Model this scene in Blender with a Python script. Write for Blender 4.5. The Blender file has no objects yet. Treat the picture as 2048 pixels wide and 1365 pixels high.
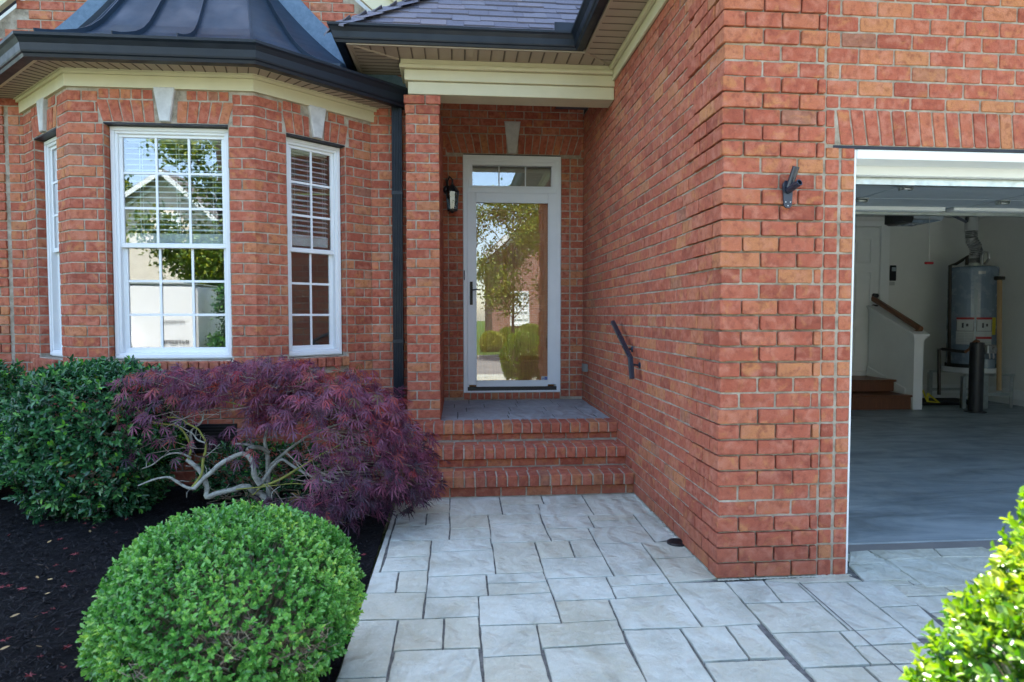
import bpy, math, random
import numpy as np
from mathutils import Vector, Matrix
random.seed(7); rng = np.random.default_rng(7)
S = bpy.context.scene
COL = S.collection
# ------------------------------------------------------------ camera, world, sun, exposure
F = 1250.0; CH = 1.33
YAW = math.atan(106 / F); PITCH = math.atan(50 / F)
cd = bpy.data.cameras.new('camera'); cam = bpy.data.objects.new('camera', cd); COL.objects.link(cam)
cam.location = (0, 0, CH); cam.rotation_euler = (math.pi / 2 - PITCH, 0, -YAW)
cd.sensor_width = 36; cd.lens = F / 2048 * 36; cd.clip_start = 0.02; cd.clip_end = 500
cd.dof.use_dof = True; cd.dof.focus_distance = 4.4; cd.dof.aperture_fstop = 4.0
S.camera = cam
SUN_EL = math.radians(66); SUN_AZ = math.radians(-12)      # azimuth from +Y towards +X
W = bpy.data.worlds.new('World'); S.world = W; W.use_nodes = True
nt = W.node_tree; bg = nt.nodes['Background']
sky = nt.nodes.new('ShaderNodeTexSky'); sky.sky_type = 'NISHITA'; sky.sun_disc = False
sky.sun_elevation = SUN_EL; sky.sun_rotation = SUN_AZ; sky.air_density = 1.0; sky.dust_density = 1.0; sky.ozone_density = 0.25
nt.links.new(sky.outputs[0], bg.inputs[0]); bg.inputs[1].default_value = 0.15
sl = bpy.data.lights.new('sun', 'SUN'); sl.energy = 4.2; sl.angle = math.radians(0.5); sl.color = (1, .955, .88)
so = bpy.data.objects.new('sun', sl); COL.objects.link(so)
sd = Vector((math.sin(SUN_AZ) * math.cos(SUN_EL), math.cos(SUN_AZ) * math.cos(SUN_EL), math.sin(SUN_EL)))
so.rotation_euler = sd.to_track_quat('Z', 'Y').to_euler(); so.location = (0, 20, 30)
S.view_settings.view_transform = 'Standard'; S.view_settings.look = 'None'
S.view_settings.gamma = 1; S.view_settings.exposure = 2.45
S.cycles.max_bounces = 7; S.cycles.transparent_max_bounces = 12
S.cycles.caustics_reflective = False; S.cycles.caustics_refractive = False
S.cycles.sample_clamp_indirect = 6

# ------------------------------------------------------------ survey helper: a sight line met with a real plane
_cw = Vector((math.sin(YAW) * math.cos(PITCH), math.cos(YAW) * math.cos(PITCH), -math.sin(PITCH)))
_cr = Vector((math.cos(YAW), -math.sin(YAW), 0)); _cu = _cr.cross(_cw)
def ray(x, y): return _cw * F + _cr * (x - 1024) - _cu * (y - 682.5)
C0 = Vector((0, 0, CH))
def onY(x, y, Y): d = ray(x, y); return C0 + d * (Y / d.y)
def onX(x, y, X): d = ray(x, y); return C0 + d * (X / d.x)
def onZ(x, y, Z=0): d = ray(x, y); return C0 + d * ((Z - CH) / d.z)

# ------------------------------------------------------------ materials
def lin(h):
    h = h.lstrip('#'); r = [int(h[i:i + 2], 16) / 255 for i in (0, 2, 4)]
    return tuple((c / 12.92 if c < .04045 else ((c + .055) / 1.055) ** 2.4) for c in r) + (1,)
def mat(name, col=(.5, .5, .5), rough=.6, spec=.5, metal=0.0, coat=0):
    m = bpy.data.materials.new(name); m.use_nodes = True
    b = m.node_tree.nodes['Principled BSDF']
    b.inputs['Base Color'].default_value = (*col[:3], 1); b.inputs['Roughness'].default_value = rough
    b.inputs['Specular IOR Level'].default_value = spec; b.inputs['Metallic'].default_value = metal
    b.inputs['Coat Weight'].default_value = coat
    return m
class N:
    def __init__(s, m): s.m = m; s.t = m.node_tree; s.b = s.t.nodes['Principled BSDF']
    def new(s, t, **k):
        n = s.t.nodes.new(t)
        for a, v in k.items(): setattr(n, a, v)
        return n
    def link(s, a, b): s.t.links.new(a, b)
    def coord(s): return s.new('ShaderNodeNewGeometry').outputs['Position']
    def noise(s, scale, detail=4, rough=.55, vec=None, dist=0, out=0):
        n = s.new('ShaderNodeTexNoise'); n.inputs['Scale'].default_value = scale; n.inputs['Detail'].default_value = detail
        n.inputs['Roughness'].default_value = rough; n.inputs['Distortion'].default_value = dist
        s.link(vec if vec else s.coord(), n.inputs['Vector']); return n.outputs[out]
    def ramp(s, fac, stops, interp='LINEAR'):
        n = s.new('ShaderNodeValToRGB'); n.color_ramp.interpolation = interp
        e = n.color_ramp.elements
        while len(e) < len(stops): e.new(.5)
        for i, (p, c) in enumerate(stops):
            e[i].position = p; e[i].color = (*c[:3], 1) if hasattr(c, '__len__') else (c, c, c, 1)
        s.link(fac, n.inputs[0]); return n.outputs[0]
    def mix(s, fac, a, b, mode='MIX'):
        n = s.new('ShaderNodeMix', data_type='RGBA', blend_type=mode)
        for sock, v in ((n.inputs[0], fac), (n.inputs[6], a), (n.inputs[7], b)):
            if hasattr(v, 'is_linked') or hasattr(v, 'links'): s.link(v, sock)
            elif hasattr(v, '__len__'): sock.default_value = (*v[:3], 1)
            else: sock.default_value = v
        return n.outputs[2]
    def math(s, op, a, b=0.0):
        n = s.new('ShaderNodeMath', operation=op)
        for i, v in enumerate((a, b)):
            if hasattr(v, 'links'): s.link(v, n.inputs[i])
            else: n.inputs[i].default_value = v
        return n.outputs[0]
    def attr(s, name): n = s.new('ShaderNodeAttribute', attribute_name=name); return n.outputs['Fac']
    def bump(s, h, strength=.3, dist=.004):
        n = s.new('ShaderNodeBump'); n.inputs['Strength'].default_value = strength; n.inputs['Distance'].default_value = dist
        s.link(h, n.inputs['Height']); s.link(n.outputs[0], s.b.inputs['Normal'])
    def base(s, c): s.link(c, s.b.inputs['Base Color'])
    def rough(s, c): s.link(c, s.b.inputs['Roughness'])
M = {}
# brick: tone per brick (attribute) broken by blotches, drag marks and sand grain
m = mat('brick', rough=.88, spec=.25); n = N(m); r = n.attr('tone')
c = n.ramp(r, [(0, (.31, .078, .046)), (.15, (.40, .104, .060)), (.70, (.46, .132, .076)), (.88, (.49, .168, .084)), (.96, (.51, .215, .092)), (1, (.30, .13, .085))])
geo = n.coord()
off = n.new('ShaderNodeVectorMath', operation='ADD'); n.link(geo, off.inputs[0])
cmb = n.new('ShaderNodeCombineXYZ'); r3 = n.math('MULTIPLY', r, 37.0); n.link(r3, cmb.inputs[0]); n.link(r3, cmb.inputs[2]); n.link(cmb.outputs[0], off.inputs[1])
v = off.outputs[0]
pt = n.ramp(n.noise(15, 5, .62, v, .4), [(.47, 0), (.66, 1)])
c = n.mix(n.math('MULTIPLY', pt, .55), c, (.58, .25, .17))
pt2 = n.ramp(n.noise(11, 4, .6, v, .6), [(.54, 0), (.68, 1)])
c = n.mix(n.math('MULTIPLY', pt2, .7), c, (.54, .23, .085))
pt3 = n.ramp(n.noise(30, 4, .6, v), [(.32, 1), (.50, 0)])
c = n.mix(n.math('MULTIPLY', pt3, .6), c, (.20, .05, .035))
c = n.mix(n.math('MULTIPLY', n.ramp(n.noise(260, 2, .6, v), [(.35, 1), (.6, 0)]), .22), c, (.12, .035, .02))
c = n.mix(n.math('MULTIPLY', n.ramp(n.noise(1.1, 6, .65), [(.42, 0), (.68, 1)]), .16), c, (.20, .075, .05))
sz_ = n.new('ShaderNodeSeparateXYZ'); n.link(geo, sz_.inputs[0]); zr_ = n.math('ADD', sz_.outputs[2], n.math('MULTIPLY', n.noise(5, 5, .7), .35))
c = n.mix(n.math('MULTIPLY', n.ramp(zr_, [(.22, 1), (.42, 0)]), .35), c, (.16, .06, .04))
n.base(c)
hb = n.math('ADD', n.math('MULTIPLY', n.noise(70, 5, .65, v), 1.0), n.math('MULTIPLY', n.noise(420, 2, .6, v), .35))
n.bump(hb, .75, .006); M['brick'] = m
m = mat('mortar', rough=.95, spec=.15); n = N(m)
n.base(n.ramp(n.noise(11, 6, .7), [(.3, (.17, .145, .105)), (.48, (.33, .28, .215)), (.70, (.49, .44, .36))]))
n.bump(n.noise(180, 4, .7), .6, .004); M['mortar'] = m
def painted(name, col, rough=.5, var=.06, spec=.4, bs=.0, scale=3):
    m = mat(name, col, rough, spec); n = N(m)
    lo = tuple(x * (1 - var * 2) for x in col); hi = tuple(min(1, x * (1 + var)) for x in col)
    n.base(n.ramp(n.noise(scale, 7, .65), [(.3, lo), (.6, col), (.8, hi)]))
    n.rough(n.ramp(n.noise(9, 4), [(.3, rough - .08), (.7, rough + .1)]))
    if bs: n.bump(n.noise(60, 3), bs, .002)
    M[name] = m; return m
painted('vinyl_white', (.78, .80, .80), .38, .02)
painted('door_white', (.76, .80, .82), .42, .03)
painted('cream_trim', (.60, .55, .37), .5, .05)
painted('taupe_soffit', (.40, .33, .25), .55, .05)
painted('groove', (.13, .10, .075), .8, .1)
painted('stone_key', (.55, .54, .52), .8, .12, bs=.4, scale=14)
painted('dark_gutter', (.007, .012, .020), .45, .15, .4, scale=6)
painted('black_paint', (.012, .013, .016), .42, .2, .5, scale=12)
painted('blue_black', (.014, .022, .038), .3, .2, .6, scale=12)
painted('steel_lintel', (.015, .016, .024), .5, .2)
painted('garage_wall', (.74, .75, .72), .8, .03, bs=.08)
painted('garage_trim', (.82, .84, .83), .5, .03)
painted('gdoor_skin', (.38, .44, .48), .5, .04)
painted('heater_enamel', (.17, .225, .285), .24, .01, .6)
painted('room_wall', (.30, .29, .27), .9, .05)
painted('added_wall_siding', (.62, .60, .52), .7, .05)
painted('trailer_white', (.82, .82, .80), .35, .02)
painted('light_brick', (.78, .69, .60), .9, .1)
painted('tan_pole', (.42, .27, .13), .6, .1)
painted('yellow_plastic', (.60, .50, .02), .5, .05)
painted('red_plastic', (.35, .01, .02), .5, .05)
painted('label_paper', (.46, .48, .47), .6, .03)
painted('rubber', (.02, .02, .02), .8, .1)
painted('outlet_grey', (.22, .22, .20), .6, .1)
painted('copper', (.30, .12, .06), .4, .1)
painted('curb', (.50, .46, .40), .9, .1)
painted('lamp_bulbs', (.08, .08, .07), .3, .1)
def metal(name, col, rough):
    m = mat(name, col, rough, .5, 1.0); n = N(m)
    n.base(n.ramp(n.noise(14, 5), [(.3, tuple(x * .75 for x in col)), (.7, col)])); n.rough(n.ramp(n.noise(30, 3), [(.3, rough), (.7, rough + .2)])); M[name] = m
metal('galvanised', (.55, .58, .56), .3); metal('aluminium_duct', (.5, .5, .5), .35); metal('bronze_hw', (.05, .045, .04), .4)
# painted metal of the flared bay roof, chalky and scuffed
m = mat('roof_metal', rough=.4, spec=.4); n = N(m)
c = n.ramp(n.noise(2.2, 6, .6), [(.3, (.010, .021, .036)), (.7, (.024, .044, .070))])
c = n.mix(n.math('MULTIPLY', n.ramp(n.noise(7, 9, .75), [(.69, 0), (.76, 1)]), .7), c, (.22, .34, .45))
n.base(c); n.rough(n.ramp(n.noise(6, 5), [(.3, .3), (.7, .55)])); M['roof_metal'] = m
m = mat('flashing', rough=.55, spec=.4); n = N(m)
n.base(n.ramp(n.noise(18, 8, .8), [(.3, (.06, .11, .17)), (.7, (.13, .20, .28))])); M['flashing'] = m
m = mat('shingle', rough=.95, spec=.2); n = N(m); r = n.attr('tone')
c = n.ramp(r, [(0, (.075, .070, .076)), (.4, (.115, .108, .118)), (.75, (.16, .15, .155)), (1, (.21, .17, .16))])
c = n.mix(.45, c, n.ramp(n.noise(480, 2, .7), [(.3, (.03, .03, .04)), (.7, (.36, .34, .42))])); n.base(c)
n.bump(n.noise(500, 2), .5, .003); M['shingle'] = m
# stamped concrete
def slabmat(name, cols, tone=True):
    m = mat(name, rough=.72, spec=.35); n = N(m)
    c = n.ramp(n.noise(3.0, 8, .62, None, .6), [(.28, cols[0]), (.48, cols[1]), (.72, cols[2])])
    if tone: c = n.mix(n.math('MULTIPLY', n.attr('tone'), .5), c, cols[3])
    c = n.mix(n.math('MULTIPLY', n.ramp(n.noise(26, 7, .75), [(.52, 0), (.72, 1)]), .3), c, cols[4])
    c = n.mix(n.math('MULTIPLY', n.ramp(n.noise(5.5, 8, .7, None, .9), [(.50, 0), (.68, 1)]), .5), c, cols[3])
    c = n.mix(n.math('MULTIPLY', n.ramp(n.noise(160, 3, .7), [(.2, 1), (.42, 0)]), .35), c, tuple(x * .5 for x in cols[0]))
    n.base(c); n.rough(n.ramp(n.noise(7, 5), [(.3, .5), (.7, .85)]))
    w = n.new('ShaderNodeTexWave'); w.inputs['Scale'].default_value = 2.2; w.inputs['Distortion'].default_value = 9; w.inputs['Detail'].default_value = 5; w.inputs['Detail Scale'].default_value = 1.6
    n.link(n.coord(), w.inputs['Vector'])
    h = n.math('ADD', n.math('MULTIPLY', w.outputs['Fac'], .8), n.math('ADD', n.noise(14, 7, .7), n.math('MULTIPLY', n.noise(120, 3), .15)))
    n.bump(h, .9, .014); M[name] = m
slabmat('slab', [(.32, .33, .27), (.455, .475, .41), (.60, .63, .56), (.44, .41, .29), (.71, .735, .69)])
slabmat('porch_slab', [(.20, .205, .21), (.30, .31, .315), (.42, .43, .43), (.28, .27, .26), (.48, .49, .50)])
painted('joint', (.17, .17, .16), .95, .3, .2, .6, 30)
m = mat('garage_concrete', rough=.5, spec=.5); n = N(m)
mp = n.new('ShaderNodeMapping'); mp.inputs['Scale'].default_value = (.6, 2.2, 1); n.link(n.coord(), mp.inputs[0])
n.base(n.ramp(n.noise(1.6, 9, .68, mp.outputs[0], .8), [(.3, (.11, .14, .15)), (.5, (.23, .28, .30)), (.75, (.40, .46, .48))]))
n.rough(n.ramp(n.noise(4, 6), [(.3, .32), (.7, .6)])); n.bump(n.noise(50, 5), .15, .003); M['garage_concrete'] = m
m = mat('mulch', rough=.95, spec=.2); n = N(m)
n.base(n.ramp(n.noise(60, 6, .75), [(.3, (.002, .002, .003)), (.6, (.006, .006, .007)), (.85, (.018, .016, .016))])); n.bump(n.noise(45, 6, .8), 1, .03); M['mulch'] = m
m = mat('mulch_chip', rough=.85, spec=.3); n = N(m)
n.base(n.ramp(n.attr('tone'), [(0, (.002, .002, .003)), (.75, (.007, .007, .009)), (.97, (.018, .015, .014)), (1, (.07, .05, .035))])); M['mulch_chip'] = m
m = mat('lawn', rough=.9, spec=.2); n = N(m)
n.base(n.ramp(n.noise(1.5, 9, .8), [(.3, (.05, .10, .015)), (.7, (.11, .19, .035))])); n.bump(n.noise(90, 4), 1, .03); M['lawn'] = m
m = mat('road_concrete', rough=.9, spec=.2); n = N(m)
n.base(n.ramp(n.noise(.9, 9, .7), [(.3, (.17, .165, .155)), (.7, (.25, .24, .225))])); M['road_concrete'] = m
m = mat('roof_across', rough=.9); n = N(m); n.base(n.ramp(n.noise(5, 8, .8), [(.3, (.12, .10, .09)), (.7, (.22, .19, .17))])); M['roof_across'] = m
m = mat('brick_far', rough=.9, spec=.2); n = N(m)
bt_ = n.new('ShaderNodeTexBrick'); bt_.inputs['Scale'].default_value = 1.0; bt_.inputs['Brick Width'].default_value = .2; bt_.inputs['Row Height'].default_value = .078; bt_.inputs['Mortar Size'].default_value = .006
bt_.inputs['Color1'].default_value = (.30, .12, .085, 1); bt_.inputs['Color2'].default_value = (.20, .085, .065, 1); bt_.inputs['Mortar'].default_value = (.42, .38, .34, 1)
sx_ = n.new('ShaderNodeSeparateXYZ'); n.link(n.coord(), sx_.inputs[0]); cx2 = n.new('ShaderNodeCombineXYZ'); n.link(n.math('ADD', sx_.outputs[0], sx_.outputs[1]), cx2.inputs[0]); n.link(sx_.outputs[2], cx2.inputs[1]); n.link(cx2.outputs[0], bt_.inputs['Vector'])
n.base(bt_.outputs[0]); M['brick_far'] = m
# wood
def wood(name, a, b, rough=.4):
    m = mat(name, a, rough, .5); n = N(m)
    mp = n.new('ShaderNodeMapping'); mp.inputs['Scale'].default_value = (14, 14, 1.2); n.link(n.coord(), mp.inputs[0])
    n.base(n.ramp(n.noise(3.0, 6, .6, mp.outputs[0], 1.2), [(.3, a), (.7, b)])); n.bump(n.noise(9, 4, .6, mp.outputs[0]), .1, .002); M[name] = m
wood('door_wood', (.30, .105, .026), (.50, .20, .055)); wood('stair_wood', (.11, .04, .018), (.18, .07, .03)); wood('rail_wood', (.13, .05, .022), (.20, .08, .035))
def leafmat(name, stops, rough=.38, spec=.5, trans=.25):
    m = mat(name, rough=rough, spec=spec); n = N(m)
    c = n.ramp(n.attr('tone'), stops); n.base(c)
    tr = n.new('ShaderNodeBsdfTranslucent'); hs = n.new('ShaderNodeHueSaturation'); hs.inputs['Value'].default_value = 1.5; hs.inputs['Saturation'].default_value = 1.1
    n.link(c, hs.inputs['Color']); n.link(hs.outputs[0], tr.inputs[0])
    mx = n.new('ShaderNodeMixShader'); mx.inputs[0].default_value = trans
    n.link(n.b.outputs[0], mx.inputs[1]); n.link(tr.outputs[0], mx.inputs[2])
    n.link(mx.outputs[0], n.t.nodes['Material Output'].inputs['Surface']); M[name] = m
leafmat('leaf_globe', [(0, (.016, .085, .014)), (.35, (.070, .25, .040)), (.7, (.19, .43, .09)), (.92, (.38, .55, .08)), (.985, (.38, .40, .06)), (1, (.45, .18, .04))], .34, .65)
leafmat('leaf_boxwood', [(0, (.012, .055, .008)), (.35, (.05, .15, .014)), (.58, (.15, .27, .02)), (.82, (.32, .38, .035)), (.965, (.50, .48, .09)), (1, (.50, .17, .02))], .28, .6, .35)
leafmat('leaf_hedge', [(0, (.007, .034, .014)), (.45, (.026, .105, .040)), (.75, (.065, .20, .060)), (.92, (.14, .38, .03)), (1, (.12, .10, .04))], .26, .6, .15)
leafmat('leaf_maple', [(0, (.028, .014, .025)), (.3, (.075, .026, .052)), (.6, (.155, .046, .090)), (.85, (.27, .075, .125)), (.96, (.36, .05, .05)), (1, (.13, .09, .03))], .42, .5, .35)
leafmat('leaf_tree', [(0, (.04, .09, .012)), (.6, (.13, .20, .02)), (1, (.30, .30, .03))], .5, .4, .3)
def bark(name, a, b, c3=None):
    m = mat(name, a, .85, .3); n = N(m); st = [(.3, a), (.6, b)] + ([(.75, c3)] if c3 else [])
    n.base(n.ramp(n.noise(22, 6, .75), st)); n.bump(n.noise(80, 4), .5, .004); M[name] = m
bark('maple_bark', (.12, .11, .08), (.36, .36, .31), (.20, .20, .07)); bark('green_bark', (.14, .15, .03), (.26, .26, .06)); bark('twig', (.14, .105, .075), (.32, .27, .21)); bark('dark_bark', (.03, .022, .016), (.08, .06, .045))
painted('dead_leaf_red', (.20, .03, .035), .6, .3); painted('dead_leaf_tan', (.36, .25, .11), .6, .3)
# glass
def glass(name, refl, tint=(.9, .95, .95), rough=0.0):
    m = bpy.data.materials.new(name); m.use_nodes = True; t = m.node_tree; t.nodes.remove(t.nodes['Principled BSDF'])
    lw = t.nodes.new('ShaderNodeLayerWeight'); lw.inputs[0].default_value = .35
    mr = t.nodes.new('ShaderNodeMapRange'); mr.inputs[1].default_value = 0; mr.inputs[2].default_value = 1; mr.inputs[3].default_value = refl; mr.inputs[4].default_value = .9
    t.links.new(lw.outputs['Fresnel'], mr.inputs[0])
    tp = t.nodes.new('ShaderNodeBsdfTransparent'); tp.inputs[0].default_value = (*tint, 1)
    gl = t.nodes.new('ShaderNodeBsdfGlossy'); gl.inputs['Roughness'].default_value = rough; gl.inputs['Color'].default_value = (1, 1, 1, 1)
    nz = t.nodes.new('ShaderNodeTexNoise'); nz.inputs['Scale'].default_value = 1.7; g = t.nodes.new('ShaderNodeNewGeometry'); t.links.new(g.outputs['Position'], nz.inputs['Vector'])
    bp = t.nodes.new('ShaderNodeBump'); bp.inputs['Strength'].default_value = .04; bp.inputs['Distance'].default_value = .01
    t.links.new(nz.outputs[0], bp.inputs['Height']); t.links.new(bp.outputs[0], gl.inputs['Normal'])
    mx = t.nodes.new('ShaderNodeMixShader'); t.links.new(mr.outputs[0], mx.inputs[0]); t.links.new(tp.outputs[0], mx.inputs[1]); t.links.new(gl.outputs[0], mx.inputs[2])
    t.links.new(mx.outputs[0], t.nodes['Material Output'].inputs['Surface']); M[name] = m
glass('window_glass', .095, (.94, .97, .97)); glass('door_glass', .07, (.97, .98, .97)); glass('lamp_glass', .02, (.5, .55, .5))
m = mat('blind_slat', (.80, .83, .82), .5, .4); M['blind_slat'] = m
m = mat('sheer', (.42, .46, .50), .9, .2); M['sheer'] = m

# ------------------------------------------------------------ object helpers
WL = {}
def reg(o, parent, loc):
    COL.objects.link(o); WL[o.name] = Vector(loc)
    if parent is not None: o.parent = parent; o.location = Vector(loc) - WL[parent.name]
    else: o.location = loc
def tag(o, label=None, cat=None, group=None, kind=None):
    if label: o['label'] = label
    if cat: o['category'] = cat
    if group: o['group'] = group
    if kind: o['kind'] = kind
    return o
def thing(name, label, cat, loc, group=None):
    o = bpy.data.objects.new(name, None); o.empty_display_size = .1; reg(o, None, loc); return tag(o, label, cat, group)
class MB:
    def __init__(s): s.v = []; s.f = []; s.mi = []; s.tone = []; s.cur = 0
    def add(s, vs, fs, mi=0, tone=.5):
        b = len(s.v); s.v += [tuple(p) for p in vs]; s.f += [tuple(i + b for i in f) for f in fs]
        s.mi += [mi] * len(fs); s.tone += [tone] * len(vs); return s
    def hexa(s, p, mi=0, tone=.5):      # p: 4 bottom + 4 top
        return s.add(p, [(0, 3, 2, 1), (4, 5, 6, 7), (0, 1, 5, 4), (1, 2, 6, 5), (2, 3, 7, 6), (3, 0, 4, 7)], mi, tone)
    def box(s, x0, x1, y0, y1, z0, z1, mi=0, tone=.5, bev=0):
        if bev:
            return s.bbox(Vector(((x0 + x1) / 2, (y0 + y1) / 2, (z0 + z1) / 2)), Vector((1, 0, 0)), Vector((0, 1, 0)), x1 - x0, y1 - y0, z1 - z0, bev, mi, tone)
        return s.hexa([(x0, y0, z0), (x1, y0, z0), (x1, y1, z0), (x0, y1, z0), (x0, y0, z1), (x1, y0, z1), (x1, y1, z1), (x0, y1, z1)], mi, tone)
    def bbox(s, c, ux, uy, w, d, h, bev, mi=0, tone=.5):   # chamfered box
        uz = ux.cross(uy); vs = []; idx = {}
        for sx in (-1, 1):
            for sy in (-1, 1):
                for sz in (-1, 1):
                    for k in range(3):
                        a = [w / 2, d / 2, h / 2]
                        for j in range(3):
                            if j != k: a[j] -= bev
                        idx[(sx, sy, sz, k)] = len(vs)
                        vs.append(c + ux * sx * a[0] + uy * sy * a[1] + uz * sz * a[2])
        fs = []
        for k in range(3):
            o = [j for j in range(3) if j != k]
            for sg in (-1, 1):
                q = []
                for a, b in ((-1, -1), (1, -1), (1, 1), (-1, 1)):
                    t = [0, 0, 0]; t[k] = sg; t[o[0]] = a; t[o[1]] = b; q.append(idx[(*t, k)])
                fs.append(q)
        for k in range(3):
            o = [j for j in range(3) if j != k]
            for a in (-1, 1):
                for b in (-1, 1):
                    t1 = [0, 0, 0]; t1[o[0]] = a; t1[o[1]] = b; t1[k] = -1; t2 = list(t1); t2[k] = 1
                    fs.append((idx[(*t1, o[0])], idx[(*t2, o[0])], idx[(*t2, o[1])], idx[(*t1, o[1])]))
        for sx in (-1, 1):
            for sy in (-1, 1):
                for sz in (-1, 1): fs.append((idx[(sx, sy, sz, 0)], idx[(sx, sy, sz, 1)], idx[(sx, sy, sz, 2)]))
        return s.add(vs, fs, mi, tone)
    def prism(s, prof, path, mi=0, closed=False):   # profile (a,b) extruded; path = list of (origin, adir, bdir)
        n = len(prof); vs = []
        for o, a, b in path:
            for p in prof: vs.append(Vector(o) + Vector(a) * p[0] + Vector(b) * p[1])
        fs = []
        for i in range(len(path) - 1):
            for j in range(n): k = (j + 1) % n; fs.append((i * n + j, i * n + k, (i + 1) * n + k, (i + 1) * n + j))
        fs.append(tuple(range(n - 1, -1, -1))); fs.append(tuple((len(path) - 1) * n + j for j in range(n)))
        return s.add(vs, fs, mi)
    def tube(s, pts, rad, seg=8, mi=0, tone=.5, cap=True):
        pts = [Vector(p) for p in pts]; rad = rad if hasattr(rad, '__len__') else [rad] * len(pts)
        vs = []; up = Vector((.13, .21, 1)).normalized(); prev = None
        for i, p in enumerate(pts):
            t = (pts[min(i + 1, len(pts) - 1)] - pts[max(i - 1, 0)]).normalized()
            if prev is None: a = t.cross(up if abs(t.dot(up)) < .95 else Vector((1, 0, 0))).normalized()
            else: a = (prev - t * prev.dot(t)).normalized()
            prev = a; b = t.cross(a)
            for k in range(seg): an = 2 * math.pi * k / seg; vs.append(p + (a * math.cos(an) + b * math.sin(an)) * rad[i])
        fs = []
        for i in range(len(pts) - 1):
            for k in range(seg): l = (k + 1) % seg; fs.append((i * seg + k, i * seg + l, (i + 1) * seg + l, (i + 1) * seg + k))
        if cap: fs.append(tuple(range(seg - 1, -1, -1))); fs.append(tuple((len(pts) - 1) * seg + k for k in range(seg)))
        return s.add(vs, fs, mi, tone)
    def lathe(s, c, prof, seg=24, mi=0, axis='z'):
        c = Vector(c); A = {'z': (Vector((1, 0, 0)), Vector((0, 1, 0)), Vector((0, 0, 1))), 'y': (Vector((1, 0, 0)), Vector((0, 0, 1)), Vector((0, -1, 0))), 'x': (Vector((0, 1, 0)), Vector((0, 0, 1)), Vector((-1, 0, 0)))}[axis]
        vs = []
        for r_, h in prof:
            for k in range(seg): an = 2 * math.pi * k / seg; vs.append(c + A[0] * math.cos(an) * r_ + A[1] * math.sin(an) * r_ + A[2] * h)
        fs = []
        for i in range(len(prof) - 1):
            for k in range(seg): l = (k + 1) % seg; fs.append((i * seg + k, i * seg + l, (i + 1) * seg + l, (i + 1) * seg + k))
        fs.append(tuple(range(seg - 1, -1, -1))); fs.append(tuple((len(prof) - 1) * seg + k for k in range(seg)))
        return s.add(vs, fs, mi)
    def build(s, name, mats, parent=None, smooth=False, label=None, cat=None, group=None, kind=None):
        mats = mats if isinstance(mats, (list, tuple)) else [mats]
        v = np.array([tuple(p) for p in s.v], dtype=np.float64)
        if parent is not None: loc = WL[parent.name]
        else: loc = Vector(((v[:, 0].min() + v[:, 0].max()) / 2, (v[:, 1].min() + v[:, 1].max()) / 2, v[:, 2].min()))
        v = v - np.array(loc)
        me = bpy.data.meshes.new(name); me.from_pydata(v.tolist(), [], s.f)
        for k in mats: me.materials.append(M[k])
        if len(mats) > 1: me.polygons.foreach_set('material_index', s.mi)
        a = me.attributes.new('tone', 'FLOAT', 'POINT'); a.data.foreach_set('value', s.tone)
        if smooth: me.polygons.foreach_set('use_smooth', [True] * len(s.f))
        me.update(); o = bpy.data.objects.new(name, me); reg(o, parent, loc)
        return tag(o, label, cat, group, kind)
def npmesh(name, V, Fq, tone, material, parent=None, **k):   # numpy quads/tris mesh
    loc = WL[parent.name] if parent is not None else Vector(((V[:, 0].min() + V[:, 0].max()) / 2, (V[:, 1].min() + V[:, 1].max()) / 2, V[:, 2].min()))
    V = V - np.array(loc); nv, nf, ns = len(V), len(Fq), Fq.shape[1]
    me = bpy.data.meshes.new(name); me.vertices.add(nv); me.vertices.foreach_set('co', V.astype(np.float32).ravel())
    me.loops.add(nf * ns); me.loops.foreach_set('vertex_index', Fq.astype(np.int32).ravel())
    me.polygons.add(nf); me.polygons.foreach_set('loop_start', np.arange(0, nf * ns, ns, dtype=np.int32)); me.polygons.foreach_set('loop_total', np.full(nf, ns, dtype=np.int32))
    me.update(calc_edges=True); me.validate()
    a = me.attributes.new('tone', 'FLOAT', 'POINT'); a.data.foreach_set('value', tone.astype(np.float32))
    me.materials.append(M[material]); o = bpy.data.objects.new(name, me); reg(o, parent, loc)
    return tag(o, k.get('label'), k.get('cat'), k.get('group'), k.get('kind'))
def P3(p): return Vector((p[0], p[1], 0))

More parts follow.
